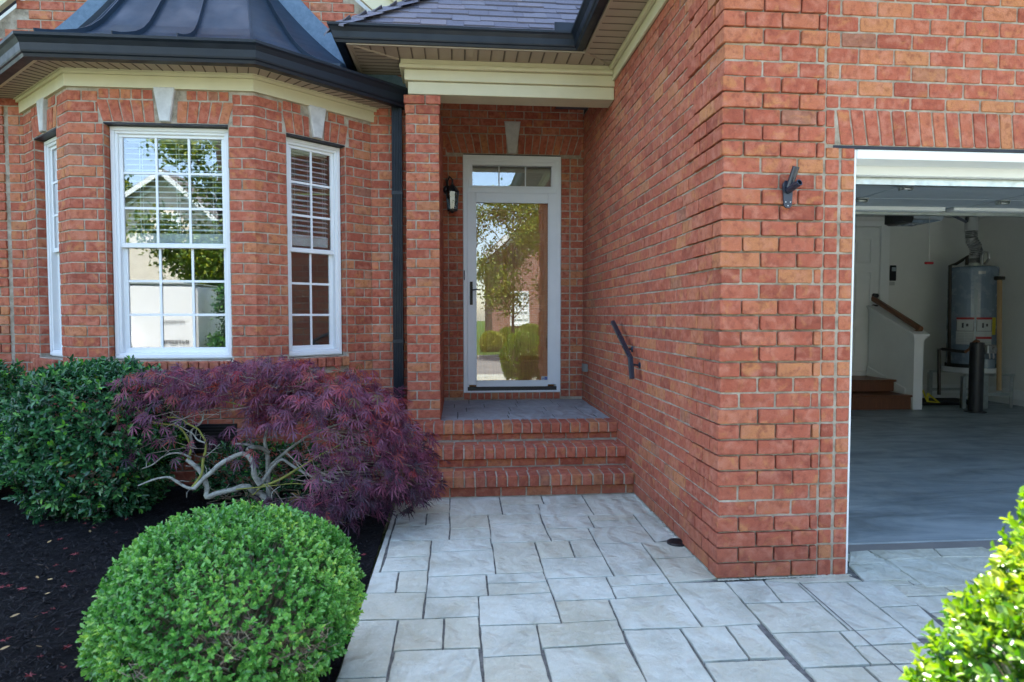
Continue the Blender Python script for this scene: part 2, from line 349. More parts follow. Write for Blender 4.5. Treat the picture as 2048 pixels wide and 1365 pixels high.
# ------------------------------------------------------------ brickwork
CO = .0778; BL = .187; JT = .010; ZOFF = .012
class Face:
    def __init__(s, o, u): s.o = Vector((o[0], o[1], 0)); u = Vector((u[0], u[1], 0)).normalized(); s.u = u; s.n = Vector((u.y, -u.x, 0))
    def p(s, u, z, d=0): return s.o + s.u * u + s.n * d + Vector((0, 0, z))
def jit(a): return random.uniform(-a, a)
def one_brick(mb, f, quad, proud=.007, tone=None, back=-.014):
    """quad: 4 (u,z) corners ccw from lower left; rounded irregular brick face"""
    q = [Vector((a, b)) for a, b in quad]; out = []
    for i in range(4):
        p = q[i]; pn = q[(i + 1) % 4]; pp = q[i - 1]
        d1 = (pn - p); d0 = (pp - p); l1 = d1.length; l0 = d0.length
        if min(l0, l1) < .008: return
        cc = min(.004, l1 * .3, l0 * .3) * random.uniform(.5, 1.5)
        out.append(p + d0.normalized() * cc); out.append(p + d1.normalized() * cc)
        if l1 > .1:
            for t in (.33, .67): out.append(p + d1 * t + Vector((-d1.y, d1.x)).normalized() * jit(.0016))
        elif l1 > .04: out.append(p + d1 * .5 + Vector((-d1.y, d1.x)).normalized() * jit(.0014))
    cen = sum(out, Vector((0, 0))) / len(out); n = len(out)
    pr = proud - .0015 + jit(.0018); tl = jit(.0018); tv = jit(.0018)
    t = random.random() if tone is None else tone
    vs = [f.p(p.x, p.y, back) for p in out] + [f.p(p.x, p.y, pr - .0032) for p in out]
    inn = [p + (cen - p).normalized() * .0030 for p in out]
    w = max(1e-3, (q[1] - q[0]).length)
    vs += [f.p(p.x, p.y, pr + tl * (p.x - cen.x) / w + tv * (1 if p.y > cen.y else -1) * .5) for p in inn]
    vs.append(f.p(cen.x, cen.y, pr + .0006))
    fs = []
    for k in range(n):
        l = (k + 1) % n; fs += [(k, l, n + l, n + k), (n + k, n + l, 2 * n + l, 2 * n + k), (2 * n + k, 2 * n + l, 3 * n)]
    mb.add(vs, fs, 0, t)
def tone_of(key): return random.Random(str(key)).random()
def rect_brick(mb, f, u0, u1, z0, z1, **k):
    j = .0012
    one_brick(mb, f, [(u0 + jit(j), z0 + jit(j)), (u1 + jit(j), z0 + jit(j)), (u1 + jit(j), z1 + jit(j)), (u0 + jit(j), z1 + jit(j))], **k)
def courses(mb, f, u0, u1, z0, z1, holes=(), phase=0, start=0.0, proud=.007, quoin=None, clip=None, ends=(None, None), key=0):
    """running bond; ends: overhang past u0/u1 at outside corners (True) so faces close the corner"""
    k0 = int(math.floor((z0 - ZOFF) / CO)); k1 = int(math.ceil((z1 - ZOFF) / CO))
    for k in range(k0, k1):
        za = max(z0, ZOFF + k * CO) + JT / 2; zb = min(z1, ZOFF + (k + 1) * CO) - JT / 2
        if zb - za < .018: continue
        off = start + (BL / 2 if (k + phase) % 2 else 0)
        i0 = int(math.floor((u0 - off) / BL)) - 1; i1 = int(math.ceil((u1 - off) / BL)) + 1
        for i in range(i0, i1):
            a = off + i * BL; b = a + BL
            segs = [(max(a, u0), min(b, u1))]
            for (h0, h1, g0, g1) in holes:
                if zb > g0 + .01 and za < g1 - .01:
                    ns = []
                    for s0, s1 in segs:
                        if s1 <= h0 or s0 >= h1: ns.append((s0, s1)); continue
                        if s0 < h0: ns.append((s0, h0))
                        if s1 > h1: ns.append((h1, s1))
                    segs = ns
            for s0, s1 in segs:
                if s1 - s0 < .022: continue
                e0 = abs(s0 - u0) < 1e-6; e1 = abs(s1 - u1) < 1e-6
                pr = proud; tn = None
                if quoin:
                    q = (k - quoin[2]) % 7 < 5 and quoin[0] < (s0 + s1) / 2 < quoin[1]
                    if q: pr = proud + quoin[3]
                a0 = s0 + JT / 2 * (0 if (e0 and ends[0]) else 1); b0 = s1 - JT / 2 * (0 if (e1 and ends[1]) else 1)
                if e0 and ends[0]: a0 -= pr - .0012; tn = tone_of((ends[0], k))
                if e1 and ends[1]: b0 += pr - .0012; tn = tone_of((ends[1], k))
                if clip and not clip((a0 + b0) / 2, zb): continue
                rect_brick(mb, f, a0, b0, za, zb, proud=pr, tone=tn)
def panel(mb, f, u0, u1, z0, z1, holes=(), th=.10, d=0.0, mi=1):
    us = sorted({u0, u1} | {h[0] for h in holes} | {h[1] for h in holes}); zs = sorted({z0, z1} | {h[2] for h in holes} | {h[3] for h in holes})
    us = [x for x in us if u0 <= x <= u1]; zs = [x for x in zs if z0 <= x <= z1]
    for i in range(len(us) - 1):
        run = None
        for j in range(len(zs) - 1):
            cu = (us[i] + us[i + 1]) / 2; cz = (zs[j] + zs[j + 1]) / 2
            inside = any(h[0] < cu < h[1] and h[2] < cz < h[3] for h in holes)
            if inside:
                if run is not None: _pb(mb, f, us[i], us[i + 1], run, zs[j], th, d, mi); run = None
            elif run is None: run = zs[j]
        if run is not None: _pb(mb, f, us[i], us[i + 1], run, z1, th, d, mi)
def _pb(mb, f, a, b, z0, z1, th, d, mi):
    mb.hexa([f.p(a, z0, d), f.p(b, z0, d), f.p(b, z0, d - th), f.p(a, z0, d - th), f.p(a, z1, d), f.p(b, z1, d), f.p(b, z1, d - th), f.p(a, z1, d - th)], mi)
def soldiers(mb, f, u0, u1, z0, z1, cu, lean, skip=None, pitch=.071, proud=.007):
    n = max(1, round((u1 - u0) / pitch)); w = (u1 - u0) / n
    for i in range(n):
        a = u0 + i * w; b = a + w
        if skip and b > skip[0] and a < skip[1]:
            if a < skip[0] - .02: b = skip[0]
            elif b > skip[1] + .02: a = skip[1]
            else: continue
        la = (a - cu) * lean; lb = (b - cu) * lean
        def sk(u, z):       # keep clear of the keystone taper
            return u
        one_brick(mb, f, [(a + JT / 2, z0), (b - JT / 2, z0), (b - JT / 2 + lb, z1), (a + JT / 2 + la, z1)], proud=proud)
def keystone(f, uc, z0, z1, w0, w1, parent, d=.03):
    mb = MB(); b = .006
    P = [f.p(uc - w0 / 2, z0, -.02), f.p(uc + w0 / 2, z0, -.02), f.p(uc + w1 / 2, z1, -.02), f.p(uc - w1 / 2, z1, -.02),
         f.p(uc - w0 / 2, z0, d - b), f.p(uc + w0 / 2, z0, d - b), f.p(uc + w1 / 2, z1, d - b), f.p(uc - w1 / 2, z1, d - b),
         f.p(uc - w0 / 2 + b, z0 + b, d), f.p(uc + w0 / 2 - b, z0 + b, d), f.p(uc + w1 / 2 - b, z1 - b, d), f.p(uc - w1 / 2 + b, z1 - b, d)]
    mb.add(P, [(0, 1, 5, 4), (1, 2, 6, 5), (2, 3, 7, 6), (3, 0, 4, 7), (4, 5, 9, 8), (5, 6, 10, 9), (6, 7, 11, 10), (7, 4, 8, 11), (8, 9, 10, 11)])
    return mb.build('keystone', 'stone_key', parent)

YF = 3.004; XS = 1.30; YD = 6.5; YM = 5.515; YB = 4.85; YP = 5.2; ZP = .455
house = thing('brick_house', 'red brick house with bay window, recessed entry and open garage', 'house', (0, YM, 0))
# ---- garage front wall
GF = Face((0, YF), (1, 0)); mb = MB()
gh = (1.974, 6.95, -1, 2.178)
panel(mb, GF, XS, 8.3, -.05, 3.42, [gh], .12)
courses(mb, GF, XS, 1.812, 0, 3.4, start=XS, phase=0, quoin=(XS - .1, 1.82, 6, .012), ends=(None, None) if 0 else ('corner', None))
for k in range(0, 28):
    za = ZOFF + k * CO + JT / 2; zb = za + CO - JT
    if k == 0: za = .004
    if zb > 2.15: zb = 2.17
    if k == 27: za = ZOFF + 27 * CO + JT / 2; zb = 2.166
    if zb - za > .02:
        rect_brick(mb, GF, 1.822, 1.889, za, zb); rect_brick(mb, GF, 1.905, 1.971, za, zb)
for k in (28, 29): rect_brick(mb, GF, 1.822, 1.868 - .006 * (k - 28), 2.185 + (k - 28) * .086, 2.265 + (k - 28) * .086)
soldiers(mb, GF, 1.895, 6.98, 2.184, 2.355, 4.45, .010, pitch=.0715)
for z in (2.2,): pass
courses(mb, GF, 1.815, 8.3, 2.36, 3.4, start=1.815 - .02, phase=1)
courses(mb, GF, 6.98, 8.3, 0, 2.36, start=6.98, phase=1)
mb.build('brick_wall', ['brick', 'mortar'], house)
mb = MB(); mb.box(1.86, 7.0, YF - .002, YF + .10, 2.166, 2.180)
mb.build('lintel_plate', 'steel_lintel', house)
# ---- side wall of the garage wing (faces the walk)
SF = Face((XS, YD), (0, -1)); L = YD - YF; mb = MB()
panel(mb, SF, -.1, L - .001, -.05, 3.42, (), .12, d=-.0005)
courses(mb, SF, 0, L, 0, 3.4, start=L - BL / 2 + .0, phase=0, quoin=(L - .40, L + .1, 6, .013), ends=(None, 'corner'))
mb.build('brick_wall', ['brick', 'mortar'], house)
# ---- door wall
DF = Face((0, YD), (1, 0)); mb = MB(); dh = (.045, 1.064, .53, 2.99)
panel(mb, DF, -.3, XS, .2, 3.6, [dh], .12)
hs = [dh, (-.125, 1.27, 2.99, 3.20), (-.105, .045, 0, 2.99), (1.064, 1.16, 0, 2.99)]
courses(mb, DF, -.30, XS, .46, 3.56, holes=hs + [(.045, 1.064, .40, .53)], start=.02, phase=0)
soldiers(mb, DF, -.12, 1.26, 3.002, 3.195, .555, .10, skip=(.50, .61))
keystone(DF, .555, 3.004, 3.33, .085, .17, house, .02)
for k in range(6, 38):
    za = ZOFF + k * CO + JT / 2; zb = za + CO - JT
    rect_brick(mb, DF, -.10, -.022, za, zb) if k % 2 else rect_brick(mb, DF, -.10, .042, za, zb)
    if k % 2: rect_brick(mb, DF, -.012, .042, za, zb)
    rect_brick(mb, DF, 1.068, 1.152, za, zb)
for i in range(14): rect_brick(mb, DF, .05 + i * .0725, .05 + (i + 1) * .0725 - JT, .462, .525, proud=.012)
mb.build('brick_wall', ['brick', 'mortar'], house)
# ---- left porch wall + pillar
mb = MB(); PF = Face((0, YP), (1, 0)); PX0, PX1 = -.422, -.160
panel(mb, PF, PX0, PX1, -.05, 3.125, (), 1.32)
for k in range(0, 41):
    za = ZOFF + k * CO + JT / 2; zb = min(3.122, za + CO - JT)
    if zb - za < .02: continue
    e = .004 + (.013 if k >= 39 else (.006 if k == 38 else 0)); t1, t2 = random.random(), random.random()
    sp = .185 if k % 2 else .075
    if k == 39: sp = .155
    rect_brick(mb, PF, PX0 - e, PX0 + sp - JT / 2, za, zb, proud=e + .003, tone=t1); rect_brick(mb, PF, PX0 + sp + JT / 2, PX1 + e, za, zb, proud=e + .003, tone=t2)
PR = Face((PX1, YP), (0, 1)); courses(mb, PR, 0, 1.3, .3, 3.12, phase=1, start=.09, proud=.006)
PL = Face((PX0, YM), (0, -1)); courses(mb, PL, 0, YM - YP, 0, 3.12, phase=1, start=.03, proud=.006)
mb.build('brick_pillar', ['brick', 'mortar'], house)
# ---- main wall behind the bay, with gable
BLc = Vector((-3.554, YM)); BA = Vector((-2.82, YB)); BB = Vector((-1.515, YB)); BRc = Vector((-.750, YM))
MF = Face((0, YM), (1, 0)); mb = MB()
gz = lambda x: 5.09 - .86 * abs(x + 2.13)
bayhole = (-3.55, -.755, -1, 3.05)
panel(mb, MF, -5.4, -.425, -.05, 3.1, [bayhole], .12)
P = [(-4.6, 3.1), (-.425, 3.1), (-.425, gz(-.425)), (-2.13, gz(-2.13)), (-4.6, gz(-4.6))]
mb.add([MF.p(a, b, 0) for a, b in P] + [MF.p(a, b, -.12) for a, b in P], [(0, 1, 2, 3, 4), (9, 8, 7, 6, 5), (0, 5, 6, 1), (1, 6, 7, 2), (2, 7, 8, 3), (3, 8, 9, 4), (4, 9, 5, 0)], 1)
courses(mb, MF, -5.4, -.425, 0, 5.05, holes=[bayhole, (-3.70, -3.678, -1, 3.0)], start=-3.678, phase=0, clip=lambda u, z: z < gz(u) + .04 - (.06 if z > 3.1 else 0) and (u > -4.6 or z < 2.6), quoin=(-5.4, -3.7, 6, .012))
mb.build('brick_wall', ['brick', 'mortar'], house)
# ---- bay walls
bmb = MB()
F1 = Face(BLc, BA - BLc); F2 = Face(BA, BB - BA); F3 = Face(BB, BRc - BB)
L1 = (BA - BLc).length; L2 = (BB - BA).length; L3 = (BRc - BB).length
Z0w, Z1w = 1.0, 2.745
W1 = (.235, .745, Z0w, Z1w); W2 = (.24, 1.12, Z0w, Z1w); W3 = (.252, .764, Z0w, Z1w)
for fi, (f, Ln, w, ph, st, ends) in enumerate(((F1, L1, W1, 1, L1, (None, 'cA')), (F2, L2, W2, 0, 0, ('cA', 'cB')), (F3, L3, W3, 1, 0, ('cB', None)))):
    panel(bmb, f, 0, Ln, -.05, 3.07, [w], .15)
    uc = (w[0] + w[1]) / 2
    h = [w, (w[0] - .03, w[1] + .03, 2.745, 2.985), (w[0] - .01, w[1] + .01, .91, 1.0)]
    courses(bmb, f, 0, Ln, 0, 2.985, holes=h, phase=ph, start=st, ends=ends)
    soldiers(bmb, f, w[0] - .005, w[1] + .005, 2.750, 2.905, uc, .10, skip=(uc - .06, uc + .06), pitch=.074)
    n = int((w[1] - w[0] + .05) / .077)
    for i in range(n):
        a = w[0] - .025 + i * .077; b = a + .077 - JT
        if b > uc - .075 and a < uc + .075: continue
        rect_brick(bmb, f, a, b, 2.917, 2.982)
    n = int((w[1] - w[0]) / .072)
    for i in range(n):
        a = w[0] + i * (w[1] - w[0]) / n
        bmb.bbox(f.p(a + .033, .955, -.03), f.u, f.n, .064, .17, .075, .006, 0, random.random())
    # brick returns of the window reveal
    for s, uu in ((1, w[0]), (-1, w[1])):
        rf = Face((f.p(uu, 0).x, f.p(uu, 0).y), (-f.n.x, -f.n.y) if s > 0 else (f.n.x, f.n.y))
        if s < 0: rf = Face((f.p(uu, 0, -.09).x, f.p(uu, 0, -.09).y), (f.n.x, f.n.y))
        for k in range(12, 36):
            za = max(Z0w + .005, ZOFF + k * CO + JT / 2); zb = min(Z1w - .005, ZOFF + (k + 1) * CO - JT / 2)
            if zb - za > .02: rect_brick(bmb, rf, .004, .086, za, zb, proud=.004)
    keystone(f, uc, 2.752, 3.0, .072, .155, house, .028)
    mb = MB(); mb.hexa([f.p(w[0] - .01, 2.735, -.001), f.p(w[1] + .01, 2.735, -.001), f.p(w[1] + .01, 2.735, -.10), f.p(w[0] - .01, 2.735, -.10), f.p(w[0] - .01, 2.747, -.001), f.p(w[1] + .01, 2.747, -.001), f.p(w[1] + .01, 2.747, -.10), f.p(w[0] - .01, 2.747, -.10)])
    mb.build('lintel_plate', 'steel_lintel', house)
bmb.build('bay_wall', ['brick', 'mortar'], house)
# foundation vent
mb = MB(); mb.box(-2.17, -1.67, YB - .02, YB + .02, .30, .52); 
for i in range(9): mb.box(-2.15, -1.69, YB - .032, YB - .02, .315 + i * .022, .325 + i * .022)
mb.build('foundation_vent', 'black_paint', house, label='black louvred foundation vent low in the brick')

# ------------------------------------------------------------ windows
def fbox(mb, f, u0, u1, z0, z1, d0, d1, mi=0, bev=.003):
    c = f.p((u0 + u1) / 2, (z0 + z1) / 2, (d0 + d1) / 2)
    return mb.bbox(c, f.u, f.n, abs(u1 - u0), abs(d1 - d0), abs(z1 - z0), min(bev, abs(d1 - d0) * .3), mi)
def frame(mb, f, u0, u1, z0, z1, w, d0, d1, wb=None):
    wb = wb or w
    fbox(mb, f, u0, u1, z1 - w, z1, d0, d1); fbox(mb, f, u0, u1, z0, z0 + wb, d0, d1)
    fbox(mb, f, u0, u0 + w, z0 + wb + .0005, z1 - w - .0005, d0, d1); fbox(mb, f, u1 - w, u1, z0 + wb + .0005, z1 - w - .0005, d0, d1)
def window(f, w, cols, label):
    u0, u1, z0, z1 = w; D = -.075
    mb = MB(); frame(mb, f, u0 + .004, u1 - .004, z0 + .004, z1 - .006, .055, D - .07, D, .05)
    frame(mb, f, u0 + .012, u1 - .012, z0 + .012, z1 - .014, .028, D - .001, D + .012)
    win = mb.build('window', 'vinyl_white', house, label=label)
    zm = z0 + .49 * (z1 - z0)
    for nm, a, b, d in (('sash', zm - .012, z1 - .05, D - .018), ('sash', z0 + .05, zm + .028, D - .045)):
        mb = MB(); frame(mb, f, u0 + .05, u1 - .05, a, b, .034 if d > D - .03 else .040, d - .02, d)
        s = mb.build('sash', 'vinyl_white', win)
        mb = MB(); ia, ib = u0 + .085, u1 - .085; ja, jb = a + .034, b - .034
        fbox(mb, f, ia - .004, ib + .004, ja - .004, jb + .004, d - .014, d - .011, bev=.0005); mb.build('pane', 'window_glass', win)
        mb = MB()
        for i in range(1, cols): u = ia + (ib - ia) * i / cols; fbox(mb, f, u - .009, u + .009, ja, jb, d - .0105, d - .004, bev=.001)
        for i in range(1, 3): z = ja + (jb - ja) * i / 3; fbox(mb, f, ia, ib, z - .009, z + .009, d - .0100, d - .0045, bev=.001)
        mb.build('muntin', 'vinyl_white', win)
    return win
window(F1, W1, 2, 'narrow white window on the left face of the bay')
window(F2, W2, 3, 'wide white window on the front face of the bay')
window(F3, W3, 2, 'narrow white window on the right face of the bay')
def blind(f, w, zb, tilt, label, stack=True):
    u0, u1, z0, z1 = w; t = thing('window_blind', label, 'blind', f.p((u0 + u1) / 2, z1, -.2), 'horizontal blinds in the bay windows')
    mb = MB(); zz = z1 - .10
    while zz > zb:
        c = f.p((u0 + u1) / 2, zz, -.175); n_ = (f.n * math.cos(tilt) + Vector((0, 0, 1)) * math.sin(tilt))
        mb.bbox(c, f.u, n_, u1 - u0 - .15, .048, .0028, .0008); zz -= .041
    if stack:
        for i in range(9): mb.bbox(f.p((u0 + u1) / 2, zb - .004 - i * .0085, -.185), f.u, f.n, u1 - u0 - .15, .048, .005, .001)
    mb.build('slat', 'blind_slat', t)
    mb = MB(); fbox(mb, f, u0 + .075, u1 - .075, z1 - .085, z1 - .04, -.21, -.16); mb.build('head_rail', 'blind_slat', t)
    mb = MB()
    for a in (.14, .5, .86):
        u = u0 + .07 + (u1 - u0 - .14) * a; mb.tube([f.p(u, z1 - .08, -.158), f.p(u, zb - .05, -.158)], .0015, 5); mb.tube([f.p(u + .02, z1 - .08, -.158), f.p(u + .021, zb - .02, -.158)], .0012, 5)
    mb.build('ladder_cord', 'blind_slat', t)
blind(F2, W2, 1.96, math.radians(-20), 'white slatted blind lowered halfway behind the wide front bay window')
blind(F3, W3, 1.98, math.radians(-24), 'white slatted blind lowered halfway behind the right bay window')
mb = MB(); pts = []
nn = 60
for i in range(nn + 1):
    u = W1[0] + .06 + (W1[1] - W1[0] - .12) * i / nn; d = -.2 + .012 * math.sin(i * 1.3)
    pts += [F1.p(u, Z0w + .04, d), F1.p(u, Z1w - .04, d), F1.p(u, Z0w + .04, d - .003), F1.p(u, Z1w - .04, d - .003)]
fs = []
for i in range(nn): a = i * 4; fs += [(a, a + 4, a + 5, a + 1), (a + 2, a + 3, a + 7, a + 6)]
mb.add(pts, fs); mb.build('sheer_curtain', 'sheer', None, label='pale sheer curtain behind the narrow left bay window', cat='curtain')
# room behind the bay
mb = MB(); mb.box(-4.9, -.44, 8.9, 9.0, .4, 3.0); mb.box(-5.0, -4.9, 5.7, 9.0, .4, 3.0); mb.box(-.44, -.435, YM + .13, 9.0, .4, 3.0)
mb.box(-5.0, -.435, YM + .14, 9.0, .36, .40); mb.hexa([(-3.3, YM, 2.99), (-2.78, YB + .16, 2.99), (-1.56, YB + .16, 2.99), (-1.05, YM, 2.99), (-3.3, YM, 3.02), (-2.78, YB + .16, 3.02), (-1.56, YB + .16, 3.02), (-1.05, YM, 3.02)]); mb.box(-5.0, -.435, YM + .15, 9.0, 3.031, 3.06)
mb.build('room', 'room_wall', house)

# ------------------------------------------------------------ bay eave: frieze, crown, soffit, gutter, roof
def poly_off(d):   # bay outline offset outward by d
    fs_ = (F1, F2, F3); res = []
    def inter(f, g):
        # 2D line intersection
        p = f.o + f.n * d; q = g.o + g.n * d; r_, s_ = f.u, g.u
        t = ((q - p).x * s_.y - (q - p).y * s_.x) / (r_.x * s_.y - r_.y * s_.x); return p + r_ * t
    return [inter(Face((-9, YM), (1, 0)) if False else _mf(0), F1) if False else _wallhit(F1, d), inter(F1, F2), inter(F2, F3), _wallhit(F3, d)]
def _wallhit(f, d):
    p = f.o + f.n * d; t = (YM - p.y) / f.u.y; return p + f.u * t
def strip(mb, d0, d1, z0, z1, mi=0):
    A = poly_off(d0); B = poly_off(d1)
    for i in range(3):
        a0, a1, b0, b1 = A[i], A[i + 1], B[i], B[i + 1]
        mb.hexa([(b0.x, b0.y, z0), (b1.x, b1.y, z0), (a1.x, a1.y, z0), (a0.x, a0.y, z0), (b0.x, b0.y, z1), (b1.x, b1.y, z1), (a1.x, a1.y, z1), (a0.x, a0.y, z1)], mi)
mb = MB(); strip(mb, -.01, .024, 2.988, 3.075); mb.build('frieze', 'cream_trim', house)
mb = MB(); strip(mb, -.01, .040, 3.0755, 3.098); strip(mb, -.01, .052, 3.0985, 3.106); mb.build('crown_moulding', 'cream_trim', house)
mb = MB(); strip(mb, .0, .21, 3.107, 3.117)
A = poly_off(.054); B = poly_off(.20)
for i in range(3):
    n_ = int((B[i + 1] - B[i]).length / .085)
    for k in range(n_ + 1):
        t = (k + .5) / (n_ + 1); a = A[i] + (A[i + 1] - A[i]) * t; b = B[i] + (B[i + 1] - B[i]) * t; tt = (B[i + 1] - B[i]).normalized() * .004; 
        mb.hexa([a - tt + Vector((0, 0, 3.1035)), a + tt + Vector((0, 0, 3.1035)), b + tt + Vector((0, 0, 3.1035)), b - tt + Vector((0, 0, 3.1035))] + [a - tt + Vector((0, 0, 3.108)), a + tt + Vector((0, 0, 3.108)), b + tt + Vector((0, 0, 3.108)), b - tt + Vector((0, 0, 3.108))], 1)
mb.build('soffit', ['taupe_soffit', 'groove'], house)
mb = MB(); strip(mb, .195, .222, 3.095, 3.112); mb.build('soffit_trim', 'cream_trim', house)
GP = [(0, 0), (.055, 0), (.062, .018), (.070, .024), (.074, .034), (.080, .075), (.096, .10), (.108, .112), (.110, .128), (.104, .130), (.100, .116), (.012, .04), (.004, .128), (0, .128)]
def gutter(path2d, z, parent=house, name='gutter', scale=1.0, matn='dark_gutter'):
    """path2d: points of the fascia line; gutter hangs on the left... outward normal = (dy,-dx)"""
    pts = [Vector((p[0], p[1], 0)) for p in path2d]; path = []
    for i, p in enumerate(pts):
        if i == 0: d = (pts[1] - p).normalized(); nrm = Vector((d.y, -d.x, 0)); k = 1
        elif i == len(pts) - 1: d = (p - pts[-2]).normalized(); nrm = Vector((d.y, -d.x, 0)); k = 1
        else:
            d0 = (p - pts[i - 1]).normalized(); d1 = (pts[i + 1] - p).normalized(); n0 = Vector((d0.y, -d0.x, 0)); n1 = Vector((d1.y, -d1.x, 0))
            nrm = (n0 + n1).normalized(); nrm = nrm / nrm.dot(n0)
        path.append((p + Vector((0, 0, z)), nrm * scale, Vector((0, 0, 1)) * scale))
    mb = MB(); mb.prism(GP, path); return mb.build(name, matn, parent)
G = poly_off(.222)
gR = G[3] - (G[3] - G[2]).normalized() * .0
gutter([(G[0].x, G[0].y), (G[1].x, G[1].y), (G[2].x, G[2].y), (gR.x, gR.y - .0)], 3.086, scale=1.12)
# flared standing-seam roof over the bay
EA = poly_off(.30); ZE = 3.235
TT = [Vector((-2.52, YM, 4.31)), Vector((-2.50, YM - .02, 4.31)), Vector((-1.76, YM - .02, 4.31)), Vector((-1.74, YM, 4.31))]
PH = [0, .1, .2, .31, .41, .51, .61, .69, .76, .88, 1]; PZ = [0, .030, .070, .120, .180, .275, .405, .51, .615, .81, 1]
def flare(i, t):      # t 0 eave, 1 top; concave
    e = EA[i] + Vector((0, 0, ZE)); h = t; hz = float(np.interp(h, PH, PZ)) if i in (1, 2) else h ** 1.9
    p = e + (TT[i] - e) * h; p.z = ZE + (TT[i].z - ZE) * hz; return p
NT = 26; mb = MB(); vs = []; 
grid = [[flare(i, t / NT) for i in range(4)] for t in range(NT + 1)]
fs = []
for t in range(NT + 1): vs += grid[t]
for t in range(NT):
    for i in range(3): a = t * 4 + i; fs.append((a, a + 1, a + 5, a + 4))
mb.add(vs, fs)
br = mb.build('bay_roof', 'roof_metal', house, smooth=False, label='dark flared standing-seam metal roof over the bay')
def seam(i, s0, s1):
    mb = MB(); pts = []
    for t in range(NT + 1):
        s = s0 + (s1 - s0) * (t / NT); a = grid[t][i]; b = grid[t][i + 1]; pts.append(a + (b - a) * s)
    d = (grid[0][i + 1] - grid[0][i]).normalized() * .004
    for t in range(NT):
        nrm = (pts[t + 1] - pts[t]).cross(d).normalized() * -.034 
        if nrm.z < 0: nrm = -nrm
        p, q = pts[t], pts[t + 1]; lo = -nrm * .1
        mb.hexa([p - d + lo, p + d + lo, q + d + lo, q - d + lo, p - d + nrm, p + d + nrm, q + d + nrm, q - d + nrm])
    return mb
for i, s0, s1 in ((1, .06, .04), (1, .385, .33), (1, .665, .66), (2, .45, .45), (0, .5, .5)): seam(i, s0, s1).build('standing_seam', 'roof_metal', br)
for i in (1, 2):
    mb = MB(); mb.tube([grid[t][i] + Vector((0, 0, .004)) for t in range(NT + 1)], .008, 6); mb.build('hip_seam', 'roof_metal', br)
for i in (0, 3):     # wall flashing follows the flare
    sg = -1 if i == 0 else 1; vs = []; fs = []
    for t in range(NT + 1):
        p = grid[t][i]; vs += [Vector((p.x - sg * .01, YM - .012, p.z - .01)), Vector((p.x + sg * .10, YM - .012, p.z + .085)), Vector((p.x - sg * .01, YM - .022, p.z - .01)), Vector((p.x + sg * .10, YM - .020, p.z + .085))]
    for t in range(NT): a = t * 4; fs += [(a, a + 4, a + 5, a + 1), (a + 2, a + 3, a + 7, a + 6), (a + 1, a + 5, a + 7, a + 3)]
    mb = MB(); mb.add(vs, fs); mb.build('wall_flashing', 'flashing', br)
# neighbouring dark roof edge at the far left
mb = MB(); mb.prism([(0, 0), (.30, 0), (.30, .09), (0, .09)], [(Vector((-3.76, YM - .31, 3.30)), (0, 1, 0), (0, 0, 1)), (Vector((-4.25, YM - .31, 3.72)), (0, 1, 0), (0, 0, 1))])
mb.build('rake_edge', 'dark_gutter', house)
# gable rakes
for sg in (-1, 1):
    a = Vector((-2.13, YM - .03, 5.12)); ex_ = 2.2 if sg > 0 else 2.95; b = Vector((-2.13 + sg * ex_, YM - .03, gz(-2.13 + ex_) + .03)); d = (b - a).normalized(); nn_ = Vector((d.z * -1, 0, d.x)) * (1 if sg < 0 else -1)
    nn_ = Vector((-d.z, 0, d.x)); nn_ = nn_ if nn_.z > 0 else -nn_
    mb = MB(); mb.prism([(0, 0), (.05, 0), (.05, .20), (0, .20)], [(a, (0, -1, 0), nn_), (b, (0, -1, 0), nn_)]); mb.prism([(0, .16), (.09, .16), (.09, .215), (0, .215)], [(a, (0, -1, 0), nn_), (b, (0, -1, 0), nn_)])
    mb.build('rake_board', 'cream_trim', house)
    mb = MB(); mb.prism([(-.3, .21), (.14, .21), (.14, .24), (-.3, .24)], [(a, (0, -1, 0), nn_), (b, (0, -1, 0), nn_)]); mb.build('roof_edge', 'shingle', house)

# ------------------------------------------------------------ porch beam, eave, roof
mb = MB(); mb.box(-.405, XS - .006, YP - .01, 5.40, 3.129, 3.229, bev=.004)
mb.box(-.405, -.30, 5.401, YM, 3.129, 3.229)
mb.build('porch_beam', 'cream_trim', house)
mb = MB(); mb.box(-.432, XS - .007, YP - .032, 5.36, 3.2315, 3.318, bev=.004); mb.box(-.432, -.33, 5.361, YM, 3.2315, 3.318); mb.build('frieze', 'cream_trim', house)
mb = MB(); mb.box(-.470, XS - .02, YP - .066, 5.34, 3.3195, 3.352, bev=.006); mb.box(-.470, -.36, 5.341, YM, 3.3195, 3.352); mb.box(-.46, XS - .02, YP - .05, 5.34, 3.353, 3.389); mb.build('crown_moulding', 'cream_trim', house)
mb = MB(); mb.box(-.13, XS, 5.405, YD, 3.50, 3.53); mb.build('porch_ceiling', 'taupe_soffit', house)
